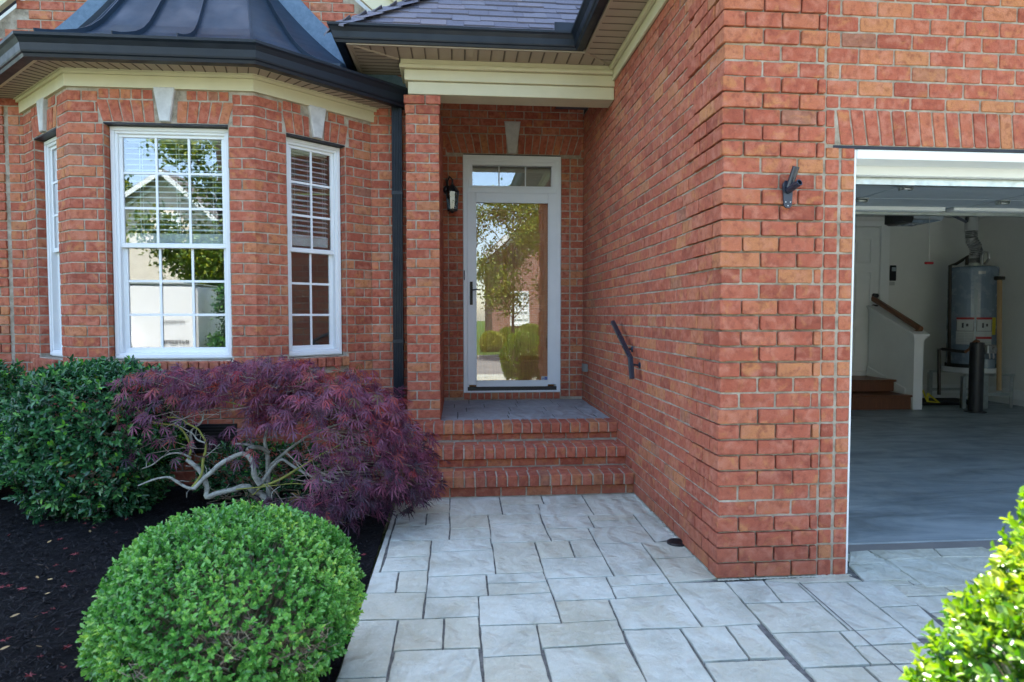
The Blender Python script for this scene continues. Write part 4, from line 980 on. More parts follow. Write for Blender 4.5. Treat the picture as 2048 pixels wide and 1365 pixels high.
for k in range(6):
    a = 2 * math.pi * k / 6; b = a + math.pi / 3; mb.add([(lx + .045 * math.cos(a), ly + .045 * math.sin(a), 2.405), (lx + .045 * math.cos(b), ly + .045 * math.sin(b), 2.405), (lx + .059 * math.cos(b), ly + .059 * math.sin(b), 2.575), (lx + .059 * math.cos(a), ly + .059 * math.sin(a), 2.575)], [(0, 1, 2, 3)])
mb.build('glass', 'lamp_glass', lamp); mb = MB(); mb.lathe((lx, ly, 2.40), [(.011, 0), (.011, .07), (.004, .10)], 10); mb.build('candle_bulb', 'lamp_bulbs', lamp)
# handrail
hr = thing('handrail', 'short bent black metal handrail on the brick wall beside the steps', 'handrail', (1.25, 4.6, .9))
XR = XS - .075; p1 = onX(1226, 645, XR); p2 = onX(1261, 716, XR); p3 = onX(1264, 758, XR)
mb = MB(); q = [(-.018, -.006), (-.012, -.016), (.012, -.016), (.018, -.006), (.018, .010), (.010, .017), (-.010, .017), (-.018, .010)]
d1 = (p2 - p1).normalized(); d2 = (p3 - p2).normalized(); ax = Vector((1, 0, 0)); pm = (d1 + d2).normalized()
pth = [(p1, d1), (p2 - d1 * .03, d1), (p2, pm), (p2 + d2 * .03, d2), (p3, d2)]
mb.prism(q, [(p, ax, ax.cross(d)) for p, d in pth]); mb.build('rail', 'blue_black', hr)
for p in (p1 + (p2 - p1) * .62, p2 + d2 * .01):
    mb = MB(); mb.tube([p + Vector((0, 0, -.012)), p + Vector((.02, 0, -.04)), Vector((XS - .01, p.y, p.z - .045))], .007, 8); mb.lathe((XS - .006, p.y, p.z - .045), [(.024, 0), (.022, .006), (.01, .012)], 14, axis='x'); mb.build('bracket', 'blue_black', hr)
# flag-pole bracket
fb = thing('flag_bracket', 'empty two-socket black flagpole bracket on the brick pier', 'flag bracket', (1.617, YF - .01, 1.87))
mb = MB(); cx_, cz_ = 1.612, 1.94; YF0 = YF; YF = YF - .016
pr = [(-.018, -.068), (-.006, -.078), (.012, -.078), (.022, -.066), (.027, .03), (.02, .052), (-.014, .055), (-.026, .035)]
mb.prism(pr, [((cx_, YF - .008, cz_), (1, 0, 0), (0, 0, 1)), ((cx_, YF - .016, cz_), (1, 0, 0), (0, 0, 1))]); mb.build('plate', 'blue_black', fb)
def sock(a, b, name='socket', r=.0165):
    mb = MB(); a, b = Vector(a), Vector(b); d = (b - a).normalized(); s_ = d.cross(Vector((1, 0, 0))).normalized(); e_ = d.cross(s_); n_ = 16; vs = []
    for (pp, rr) in ((a, r), (b, r), (b, r * .75), (a + d * .01, r * .75)):
        for k in range(n_): an = 2 * math.pi * k / n_; vs.append(pp + (s_ * math.cos(an) + e_ * math.sin(an)) * rr)
    fs = [(i * n_ + k, i * n_ + (k + 1) % n_, (i + 1) * n_ + (k + 1) % n_, (i + 1) * n_ + k) for i in range(3) for k in range(n_)]; mb.add(vs, fs + [tuple(range(n_)), tuple(3 * n_ + k for k in range(n_))]); mb.build(name, 'blue_black', fb)
sock((cx_ + .002, YF - .016, cz_ + .005), (cx_ + .022, YF - .085, cz_ + .032)); sock((cx_ + .004, YF - .02, cz_ + .02), (cx_ + .020, YF - .052, cz_ + .115))
mb = MB()
for dx, dz in ((-.010, -.05), (.014, -.05), (.002, -.068)): mb.lathe((cx_ + dx, YF - .016, cz_ + dz), [(.004, 0), (.003, .002)], 8, axis='y')
mb.build('screw', 'galvanised', fb); YF = YF0
mb = MB(); mb.box(XS - .045, XS - .006, 6.19, 6.27, .765, .845, bev=.005); mb.box(XS - .055, XS - .046, 6.186, 6.274, .77, .85, bev=.003); mb.build('outlet_box', 'outlet_grey', None, label='small grey weatherproof outlet box low on the porch side wall', cat='outlet box')
dr = thing('drain_cover', 'round black slotted drain cover in the paving by the wall', 'drain cover', (1.262, 3.50, .006))
mb = MB(); mb.lathe((1.262, 3.50, .004), [(.058, 0), (.058, .010), (.052, .014), (.046, .014), (.046, .002)], 28)
mb.build('rim', 'black_paint', dr)
mb = MB()
for i in range(9):
    o_ = -.04 + i * .01; h = math.sqrt(.046 ** 2 - o_ ** 2); mb.box(1.262 + o_ - .0028, 1.262 + o_ + .0028, 3.50 - h, 3.50 + h, .006, .0165)
mb.build('grate_bar', 'black_paint', dr)

# ------------------------------------------------------------ garage interior
XG0, XG1, YG, ZC = 1.44, 8.2, 9.3, 2.87; gY = YF + .12
mb = MB(); mb.box(XG0, XG1, YG, YG + .1, -.02, ZC); mb.box(XG1, XG1 + .1, gY, YG + .1, -.02, ZC); mb.box(XG0 - .02, XG0 + .09, gY, YG, -.02, ZC); mb.box(1.44, 1.97, gY, gY + .05, -.02, ZC); mb.box(6.95, XG1, gY, gY + .05, -.02, ZC); mb.box(1.97, 6.95, gY + .001, gY + .05, 2.30, ZC)
mb.build('inner_wall', 'garage_wall', house)
mb = MB(); mb.box(XG0, XG1 + .1, gY, YG + .1, ZC, ZC + .05); mb.build('ceiling', 'garage_wall', house)
mb = MB(); mb.box(XG0, XG1 + .1, 3.40, YG + .1, -.1, .012); mb.build('garage_floor', 'garage_concrete', None, kind='structure')
mb = MB(); mb.box(1.99, 6.95, 3.285, 3.398, -.1, .003); mb.build('garage_threshold', 'road_concrete', None, kind='structure')
mb = MB(); mb.box(XG1 - .015, XG1 - .001, 3.6, YG, .10, .24, bev=.003); mb.box(6.75, XG1 - .02, YG - .014, YG - .001, .10, .24, bev=.003); mb.build('baseboard', 'garage_trim', house)
mb = MB(); mb.box(1.975, 1.989, YF + .005, YF + .16, 0.005, 2.165, bev=.003); mb.box(6.91, 6.95, YF + .005, YF + .16, 0.005, 2.165, bev=.003)
mb.box(1.9895, 6.9095, YF + .004, YF + .14, 2.118, 2.1655, bev=.003)
mb.build('garage_door_casing', 'vinyl_white', house)
gd = thing('garage_door', 'white sectional garage door rolled up overhead', 'garage door', (4.45, 3.3, 2.2))
ys = [3.42, 3.93, 4.43, 4.92, 5.45]; zg = 2.30
for i in range(4):
    mb = MB(); mb.box(1.99, 6.9, ys[i] + .003, ys[i + 1] - .003, zg, zg + .045, bev=.006)
    for xx in (3.32, 4.55, 5.75): mb.box(xx - .03, xx + .03, ys[i] + .01, ys[i + 1] - .01, zg - .004, zg - .0005)
    p = mb.build('door_section', 'gdoor_skin', gd)
mb = MB(); mb.box(1.99, 6.89, 3.155, 3.20, 2.072, 2.22, bev=.004); mb.build('bottom_rail', 'vinyl_white', gd)
mb = MB(); mb.box(1.99, 6.89, 3.205, 3.208, 2.035, 2.10); mb.box(2.03, 6.89, 3.2085, 3.25, 2.035, 2.039); mb.build('strut', 'galvanised', gd)
mb = MB(); mb.hexa([(2.03, 3.21, 2.12), (6.89, 3.21, 2.12), (6.89, 3.42, 2.29), (2.03, 3.42, 2.29), (2.03, 3.19, 2.16), (6.89, 3.19, 2.16), (6.89, 3.40, 2.33), (2.03, 3.40, 2.33)]); mb.build('door_section', 'gdoor_skin', gd)
for yy_ in (5.36,):
    mb = MB(); mb.box(1.99, 6.89, yy_, yy_ + .004, zg - .058, zg - .001); mb.box(2.03, 6.89, yy_ + .0045, yy_ + .05, zg - .058, zg - .054); mb.build('strut', 'galvanised', gd)
mb = MB(); mb.box(1.99, 4.32, 5.26, 5.355, zg - .035, zg - .0012, bev=.003); mb.box(4.40, 6.9, 5.26, 5.355, zg - .030, zg - .0012, bev=.003); mb.build('end_stile', 'garage_trim', gd)
def hinge(x, y):
    mb = MB(); mb.box(x - .045, x + .045, y - .03, y + .035, zg - .012, zg - .0045); mb.tube([(x - .05, y, zg - .024), (x + .05, y, zg - .024)], .008, 8); mb.box(x - .04, x - .034, y - .03, y + .03, zg - .035, zg - .004); mb.box(x + .034, x + .040, y - .03, y + .03, zg - .035, zg - .004); mb.build('hinge', 'galvanised', gd)
for x_, y_ in ((3.32, 4.43), (3.30, 4.92), (4.55, 4.92), (4.55, 4.43), (5.75, 4.43), (5.75, 4.92)): hinge(x_, y_)
for x_ in (2.0, 6.93):
    mb = MB(); mb.box(x_ - .012, x_ + .012, 3.45, 6.0, zg + .05, zg + .09); mb.build('track', 'galvanised', gd)
op = thing('garage_opener', 'ceiling garage door opener with black end and grey housing', 'opener', (5.2, 6.8, 2.38))
p = lambda x, y, Y_: onY(1640 + x * .425, 280 + y * .425, Y_)
q1 = p(345, 398, 6.8); q2 = p(555, 398, 6.8)
mb = MB(); mb.prism([(0, .02), (.05, 0), (.11, 0), (.13, .04), (.13, .17), (0, .17)], [((q1.x, 6.65, q1.z), (1, 0, 0), (0, 0, 1)), ((q1.x, 6.95, q1.z), (1, 0, 0), (0, 0, 1))]); mb.build('end_cap', 'black_paint', op)
mb = MB(); mb.box(q1.x + .131, q2.x, 6.68, 6.92, q1.z + .035, q1.z + .17, bev=.03); mb.build('housing', 'gdoor_skin', op)
mb = MB(); mb.prism([(0, 0), (.22, 0), (.36, .03), (.30, .034), (0, .034)], [((q1.x + .11, 6.66, q1.z + .0), (1, 0, 0), (0, 0, 1)), ((q1.x + .11, 6.94, q1.z + .0), (1, 0, 0), (0, 0, 1))]); mb.build('light_lens', 'heater_enamel', op)
mb = MB(); mb.box(4.86, 4.90, 3.3, 6.7, 2.60, 2.63); mb.build('rail', 'galvanised', op)
pz_ = lambda x, y, Y_: onY(1700 + x / 5.885, 300 + y / 5.885, Y_)
mb = MB(); a, b, c_2 = pz_(1150, 745, 5.45), pz_(1370, 850, 5.47), pz_(1400, 690, 5.42)
mb.tube([a, b], .016, 4); mb.tube([b, c_2], .014, 4); mb.build('arm', 'black_paint', op)
mb = MB(); mb.tube([c_2, pz_(1655, 640, 5.2)], .022, 4); mb.tube([pz_(1655, 640, 5.2), pz_(1800, 600, 5.0)], .012, 4); mb.build('arm_bracket', 'galvanised', op)
cz1 = p(515, 345, 6.6); cz2 = p(513, 580, 6.6)
cordt = thing('release_cord', 'thin red release cord with handle hanging from the opener', 'cord', (cz2.x, 6.6, cz2.z))
mb = MB(); mb.tube([(cz1.x, 6.6, 2.6), (cz2.x, 6.6, cz2.z)], .0035, 5); mb.build('cord', 'label_paper', cordt); mb = MB(); mb.tube([(cz2.x - .045, 6.6, cz2.z), (cz2.x + .045, 6.6, cz2.z)], .014, 8); mb.build('pull_handle', 'red_plastic', cordt)
# inner door
dX = p(275, 415, YG).x; dB = p(275, 1085, YG).z; dT = p(275, 415, YG).z; trX = p(322, 400, YG).x
ind = thing('garage_entry_door', 'white six-panel door to the house at the back of the garage', 'door', (dX - .45, YG, dB))
ig = Face((0, YG), (1, 0)); mb = MB(); fbox(mb, ig, dX - .98, dX, dB, dT, .002, .03); dl = mb.build('door_leaf', 'garage_trim', ind)
mb = MB()
for (z0, z1) in ((.08, .33), (.37, .70), (.745, .93)):
    for (u0, u1) in ((.10, .44), (.56, .88)):
        frame(mb, ig, dX - .98 + u0 * .98, dX - .98 + u1 * .98, dB + (dT - dB) * z0, dB + (dT - dB) * z1, .03, .03, .052); fbox(mb, ig, dX - .98 + u0 * .98 + .06, dX - .98 + u1 * .98 - .06, dB + (dT - dB) * z0 + .06, dB + (dT - dB) * z1 - .06, .03, .046)
mb.build('door_panel', 'garage_trim', dl)
mb = MB(); fbox(mb, ig, dX + .02, trX, dB - .1, dT + .10, .001, .045); fbox(mb, ig, dX - 1.1, dX + .0195, dT + .02, dT + .10, .001, .045); fbox(mb, ig, dX + .008, dX + .0195, dB, dT + .019, .001, .02); mb.build('casing', 'garage_trim', ind)
mb = MB(); fbox(mb, ig, dX - 1.1, dX + .0195, dB - .17, dB - .012, .001, .05); mb.build('sill', 'garage_trim', ind)
for zz_ in (p(256, 735, YG).z, p(258, 787, YG).z):
    mb = MB(); mb.lathe((dX - .07, YG - .03, zz_), [(.04, 0), (.04, .01), (.02, .025), (.036, .045), (.034, .07), (.01, .08)], 16, axis='y'); mb.build('knob', 'black_paint', ind)
kp = p(340, 628, YG); mb = MB(); mb.box(kp.x - .05, kp.x + .05, YG - .03, YG - .001, kp.z - .12, kp.z + .12, bev=.008); kpo = mb.build('door_keypad', 'black_paint', None, label='black wall control beside the white inner garage door', cat='wall control')
mb = MB(); mb.box(kp.x - .03, kp.x + .035, YG - .033, YG - .0305, kp.z + .03, kp.z + .09); mb.build('button_plate', 'gdoor_skin', kpo); mb = MB(); mb.box(kp.x - .045, kp.x + .04, YG - .006, YG - .001, kp.z - .19, kp.z - .135); mb.build('note_label', 'label_paper', kpo)
# inner stairs and half wall
st = thing('garage_stairs', 'two brown wooden steps with white half wall inside the garage', 'stairs', (5.6, 8.8, 0))
for (y0, z0, z1, xr) in ((8.29, .0, .215, 6.38), (8.62, .215, .40, 6.45)):
    mb = MB(); mb.box(4.4, xr, y0, YG - .06, z0 + .012, z1 - .03); mb.box(4.4, xr + .03, y0 - .03, YG - .06, z1 - .0295, z1, bev=.008); mb.build('stair_step', 'stair_wood', st)
hx0, hx1 = p(437, 1250, 8.25).x, p(480, 1250, 8.25).x; hz = p(480, 925, 8.25).z
mb = MB(); zt2 = hz + .42
mb.add([(hx0, 8.25, .012), (hx1, 8.25, .012), (hx1, YG - .06, .012), (hx0, YG - .06, .012), (hx0, 8.25, hz), (hx1, 8.25, hz), (hx1, YG - .06, zt2), (hx0, YG - .06, zt2)], [(0, 3, 2, 1), (4, 5, 6, 7), (0, 1, 5, 4), (1, 2, 6, 5), (2, 3, 7, 6), (3, 0, 4, 7)]); hw = mb.build('half_wall', 'garage_trim', st)
mb = MB()
for (e_, z0, z1) in ((.05, 0, .03), (.03, -.03, -.0005), (.015, -.055, -.0305)):
    mb.add([(hx0 - e_, 8.25 - e_, hz + z0), (hx1 + e_, 8.25 - e_, hz + z0), (hx1 + e_, YG - .07, zt2 + z0), (hx0 - e_, YG - .07, zt2 + z0), (hx0 - e_, 8.25 - e_, hz + z1), (hx1 + e_, 8.25 - e_, hz + z1), (hx1 + e_, YG - .07, zt2 + z1), (hx0 - e_, YG - .07, zt2 + z1)], [(0, 3, 2, 1), (4, 5, 6, 7), (0, 1, 5, 4), (1, 2, 6, 5), (2, 3, 7, 6), (3, 0, 4, 7)])
mb.build('cap', 'garage_trim', hw)
mb = MB(); mb.add([(hx0 - .02, 8.4, .3), (hx0 - .001, 8.4, .3), (hx0 - .001, YG - .06, .55), (hx0 - .02, YG - .06, .55), (hx0 - .02, 8.4, .12), (hx0 - .001, 8.4, .12), (hx0 - .001, YG - .06, .40), (hx0 - .02, YG - .06, .40)], [(0, 1, 2, 3), (0, 4, 5, 1), (0, 3, 7, 4), (4, 7, 6, 5)]); mb.build('skirt_board', 'garage_trim', st)
mb = MB(); xm = (hx0 + hx1) / 2; zr = hz + .10
mb.prism([(-.03, -.03), (.03, -.03), (.035, .01), (.02, .035), (-.02, .035), (-.035, .01)], [((xm, 8.22, zr), (1, 0, 0), (0, -.35, .93)), ((xm, YG - .02, zr + .47), (1, 0, 0), (0, -.35, .93))]); mb.lathe((xm, YG - .002, zr + .47), [(.085, 0), (.085, .015), (.06, .025)], 20, axis='y')
mb.box(xm - .02, xm + .02, 8.30, 8.34, zr - .08, zr - .01)
mb.build('stair_rail', 'rail_wood', st)
# water heater on its stand
HX, HY, HR = 7.54, 8.62, .305; zb_, zt_ = .58, 2.05
stand = thing('heater_stand', 'galvanised angle-iron stand carrying the water heater', 'stand', (HX, HY, 0))
for sx in (-1, 1):
    for sy in (-1, 1):
        x_, y_ = HX + sx * .36, HY + sy * .32; mb = MB(); mb.box(x_ - .025, x_ + .025, y_ - .003, y_ + .003, .012, .47); mb.box(x_ - .003 + sx * .022, x_ + .003 + sx * .022, y_ + .0035, y_ + .05, .012, .47); mb.build('leg', 'galvanised', stand)
mb = MB(); mb.box(HX - .16, HX - .04, HY - .365, HY - .36, .012, .47); mb.box(HX - .04, HX - .032, HY - .3595, HY - .29, .012, .47); mb.build('leg', 'galvanised', stand)
for y_ in (HY - .335, HY + .32):
    mb = MB(); mb.box(HX - .38, HX + .38, y_ - .02, y_ + .02, .471, .505); mb.build('shelf_rail', 'galvanised', stand)
    mb = MB(); mb.box(HX - .36, HX + .36, y_ - .003, y_ + .003, .19, .23); mb.build('brace', 'galvanised', stand)
pan = MB(); pan.lathe((HX, HY, .507), [(.32, 0), (.345, .005), (.36, .06), (.365, .075), (.355, .075), (.345, .02)], 36); pan.build('drain_pan', 'garage_trim', None, label='round white drain pan under the water heater', cat='drain pan')
wh = thing('water_heater', 'tall grey cylindrical gas water heater with warning labels in the garage corner', 'water heater', (HX, HY, zb_))
mb = MB(); mb.lathe((HX, HY, zb_), [(HR - .02, 0), (HR, .02), (HR, zt_ - zb_ - .03), (HR - .012, zt_ - zb_ - .008), (HR - .05, zt_ - zb_), (.02, zt_ - zb_ + .012)], 48); tk = mb.build('tank', 'heater_enamel', wh, smooth=False)
mb = MB(); mb.lathe((HX, HY, zb_ + .003), [(HR + .012, 0), (HR + .012, .05), (HR + .001, .052)], 48); mb.build('base_ring', 'rubber', wh)
def curved(mb, a0, a1, z0, z1, off=.002, mi=0):
    n_ = 8; vs = []; r_ = HR + off
    for i in range(n_ + 1): a = a0 + (a1 - a0) * i / n_; vs += [(HX + r_ * math.sin(a), HY - r_ * math.cos(a), z0), (HX + r_ * math.sin(a), HY - r_ * math.cos(a), z1)]
    mb.add(vs, [(2 * i, 2 * i + 2, 2 * i + 3, 2 * i + 1) for i in range(n_)], mi)
M['ink_red'] = mat('ink_red', (.32, .012, .015), .5); M['ink_black'] = mat('ink_black', (.03, .03, .035), .5); M['ink_grey'] = mat('ink_grey', (.33, .34, .34), .5)
R0 = -math.atan2(HX, HY) * 0
# angles measured about the tank; towards the camera is about -0.7 rad
ca = -math.atan2(HX, HY)
def lab(a0, a1, z0, z1, red):
    mb = MB(); curved(mb, ca + a0, ca + a1, z0, z1); l_ = mb.build('warning_label', 'label_paper', wh)
    for zz0, zz1 in ((z1 - .03, z1),) + (((z1 - .31, z1 - .28), (z0 + .17, z0 + .175)) if red else ()): mb = MB(); curved(mb, ca + a0, ca + a1, zz0, zz1, .004); mb.build('label_band', 'ink_red', l_)
    mb = MB()
    for z in (z1 - .20, ): curved(mb, ca + a0 + .01, ca + a1 - .01, z, z + .006, .004)
    curved(mb, ca + a0 + .01, ca + a0 + .03, z1 - .20, z1 - .04, .004); curved(mb, ca + a1 - .03, ca + a1 - .01, z1 - .20, z1 - .04, .004); curved(mb, ca + (a0 + a1) / 2 - .12, ca + (a0 + a1) / 2 - .04, z1 - .15, z1 - .08, .004); curved(mb, ca + (a0 + a1) / 2 + .05, ca + (a0 + a1) / 2 + .14, z1 - .13, z1 - .09, .004); mb.build('label_pictogram', 'ink_black', l_)
    mb = MB(); z = z1 - .36 if red else z1 - .24
    while z > z0 + .03: curved(mb, ca + a0 + .03, ca + (a0 + a1) / 2 - .02, z, z + .009, .004); curved(mb, ca + (a0 + a1) / 2 + .02, ca + a1 - .03, z, z + .009, .004); z -= .022
    mb.build('label_text', 'ink_grey', l_)
lab(-.63, .10, .92, 1.31, False); lab(.17, .86, .86, 1.31, True)
mb = MB(); curved(mb, ca + .88, ca + 1.12, 1.06, 1.31); mb.build('energy_label', 'yellow_plastic', wh)
mb = MB(); curved(mb, ca + .20, ca + .50, 1.93, 1.97); mb.build('badge', 'aluminium_duct', wh)
fx, fy = HX + (HR) * math.sin(ca + .70), HY - HR * math.cos(ca + .70)
mb = MB(); mb.box(fx - .09, fx + .09, fy - .10, fy + .02, .80, .92, bev=.01); mb.lathe((fx, fy - .10, .86), [(.035, 0), (.03, .025)], 16, axis='y'); mb.tube([(fx - .03, fy - .06, .80), (fx - .03, fy - .07, .70)], .01); mb.tube([(fx + .03, fy - .06, .80), (fx + .035, fy - .06, .68)], .01); mb.build('gas_valve', 'aluminium_duct', wh)
mb = MB(); mb.lathe((fx - .01, fy + .02, .585), [(.11, 0), (.11, .13), (.10, .14)], 24); mb.build('burner_cover', 'heater_enamel', wh)
v = [p(715, 370, HY), p(712, 430, HY), p(712, 470, HY), p(738, 515, HY), p(726, 560, HY), p(724, 590, HY)]
mb = MB(); mb.tube([v[0] + Vector((0, 0, .1)), v[1]], .085, 20); mb.build('vent_pipe', 'label_paper', wh, smooth=True)
mb = MB(); pts = []; rd = []
import itertools
for i in range(len(v) - 2):
    for k in range(9): pts.append(v[i + 1].lerp(v[i + 2], k / 9)); rd.append(.075 + .008 * ((k % 2) * 2 - 1))
mb.tube(pts, rd, 18); mb.build('flexible_duct', 'aluminium_duct', wh)
mb = MB(); mb.tube([v[-1] + Vector((0, 0, -.08)), v[-1] + Vector((0, 0, .02))], .11, 18); mb.build('draft_hood', 'galvanised', wh)
q = [p(690, 590, 8.4), p(692, 545, 8.4), p(672, 565, 8.42), p(640, 585, 8.5), p(612, 592, 8.55), p(610, 800, 8.6), p(606, 1060, 8.6)]
mb = MB(); mb.tube(q, .022, 8); mb.build('gas_pipe', 'bronze_hw', wh)
q = [p(762, 590, 8.5), p(763, 545, 8.5), p(775, 528, 8.5), p(792, 530, 8.5), p(796, 560, 8.5), p(775, 585, 8.5)]
mb = MB(); mb.tube(q, .018, 8); mb.build('water_line', 'aluminium_duct', wh)
q = [p(560, 1200, 8.15), p(560, 985, 8.15), p(575, 985, 8.15), p(650, 995, 8.1), p(690, 998, 8.05)]
mb = MB(); mb.tube(q, .022, 8); mb.build('gas_pipe', 'bronze_hw', wh)
mb = MB(); mb.tube([p(680, 1000, 8.05), p(705, 985, 8.04), p(718, 958, 8.0), p(735, 944, 7.95), p(750, 952, 7.93)], .02, 8); mb.build('flexible_hose', 'rail_wood', wh)
bt = p(740, 955, 7.98); mb = MB(); mb.lathe((bt.x, 7.98, .012), [(.13, 0), (.13, .01), (.085, .012), (.085, bt.z - .02), (.08, bt.z - .01), (.02, bt.z)], 28)
mb.build('bollard', 'black_paint', None, label='black steel bollard guarding the water heater', cat='bollard')
pt = p(845, 660, 8.2); pb2 = p(842, 1180, 8.2)
bst = thing('leaning_pole', 'tan wooden pole standing beside the water heater', 'pole', (pb2.x, 8.2, .2))
mb = MB(); mb.tube([(pb2.x, 8.2, pb2.z), (pt.x, 8.2, pt.z)], .03, 10); mb.build('pole_shaft', 'tan_pole', bst); mb = MB(); mb.box(pt.x - .06, pt.x + .06, 8.16, 8.24, pt.z, pt.z + .05, bev=.01); mb.build('end_fitting', 'bronze_hw', bst)
yp = p(500, 1215, 8.6); mb = MB(); mb.tube([(yp.x - .1, 8.55, .25), (yp.x - .06, 8.5, .09), (yp.x + .12, 8.5, .07), (yp.x - .02, 8.55, .20)], .014, 6); mb.tube([(yp.x - .02, 8.55, .20), (yp.x - .06, 8.5, .09)], .014, 6); mb.build('yellow_clamp', 'yellow_plastic', None, label='yellow plastic tool handle on the floor behind the stairs', cat='tool')
mb = MB(); mb.box(yp.x - .12, yp.x + .75, 8.62, 8.95, .014, .08, bev=.02); mb.build('floor_mat', 'rubber', None, label='dark rolled mat on the floor behind the yellow tool', cat='mat')

# ------------------------------------------------------------ foliage
def unit(a): return a / np.maximum(1e-9, np.linalg.norm(a, axis=-1, keepdims=True))
def leaves(P, D, Nrm, ln, wd, tone, cup=.25):
    """P base, D direction, Nrm approx normal; 6-vertex pointed oval leaf folded on its midrib"""
    D = unit(D); Sd = unit(np.cross(D, Nrm)); Nn = np.cross(Sd, D); ln = ln[:, None]; wd = wd[:, None]
    v0 = P; v3 = P + D * ln; l1 = P + D * ln * .30 + Sd * wd * .48 + Nn * wd * cup; l2 = P + D * ln * .72 + Sd * wd * .40 + Nn * wd * cup
    r1 = P + D * ln * .30 - Sd * wd * .48 + Nn * wd * cup; r2 = P + D * ln * .72 - Sd * wd * .40 + Nn * wd * cup
    V = np.stack([v0, l1, l2, v3, r2, r1], 1).reshape(-1, 3); b = np.arange(len(P))[:, None] * 6
    Fq = np.concatenate([b + np.array([[0, 1, 2, 3]]), b + np.array([[0, 3, 4, 5]])], 1).reshape(-1, 4)
    return V, Fq, np.repeat(tone, 6)
def shoots(P, D, k, slen, ln, wd, spread=.9, tone_base=None):
    n_ = len(P); D = unit(D); t = (np.arange(k) + .5) / k
    up = np.tile(np.array([[.3, .2, 1.0]]), (n_, 1)); a = unit(np.cross(D, up + rng.normal(0, .3, D.shape))); b = np.cross(D, a)
    base = P[:, None] + D[:, None] * (t[None, :, None] * slen)
    ang = (np.arange(k) * 2.4)[None] + rng.uniform(0, 6.28, (n_, 1)) + rng.normal(0, .3, (n_, k))
    rad = a[:, None] * np.cos(ang)[..., None] + b[:, None] * np.sin(ang)[..., None]
    dirs = rad * spread + D[:, None] * (.35 + t[None, :, None] * .8) + rng.normal(0, .18, rad.shape)
    nr = D[:, None] * .8 - rad * .4 + np.array([0, 0, .35]) + rng.normal(0, .25, rad.shape)
    tn = (tone_base if tone_base is not None else rng.random(n_))[:, None] * .55 + t[None] * .22 + rng.random((n_, k)) * .25
    fl = lambda z: z.reshape(-1, 3); N_ = n_ * k
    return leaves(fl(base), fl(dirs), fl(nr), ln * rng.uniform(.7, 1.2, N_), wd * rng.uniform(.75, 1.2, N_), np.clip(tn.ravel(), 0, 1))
def fib(n_):
    i = np.arange(n_) + .5; ph = np.arccos(1 - 2 * i / n_); th_ = math.pi * (1 + 5 ** .5) * i
    return np.stack([np.cos(th_) * np.sin(ph), np.sin(th_) * np.sin(ph), np.cos(ph)], -1)
def lump(d, seed, amp, fr=3.0):
    r_ = np.random.default_rng(seed); o = np.zeros(len(d))
    for i in range(7):
        w_ = r_.normal(0, 1, 3) * fr * (1 + i * .45); o += np.sin(d @ w_ + r_.uniform(0, 6.28)) / (1 + i * .5)
    return o * amp
def twigs(mb, pairs, r0, r1, seg=5):
    for a, b in pairs:
        a = Vector(a); b = Vector(b); m_ = (a + b) / 2 + Vector((jit(.03), jit(.03), jit(.03))); mb.tube([a, m_, b], [r0, (r0 + r1) / 2, r1], seg)
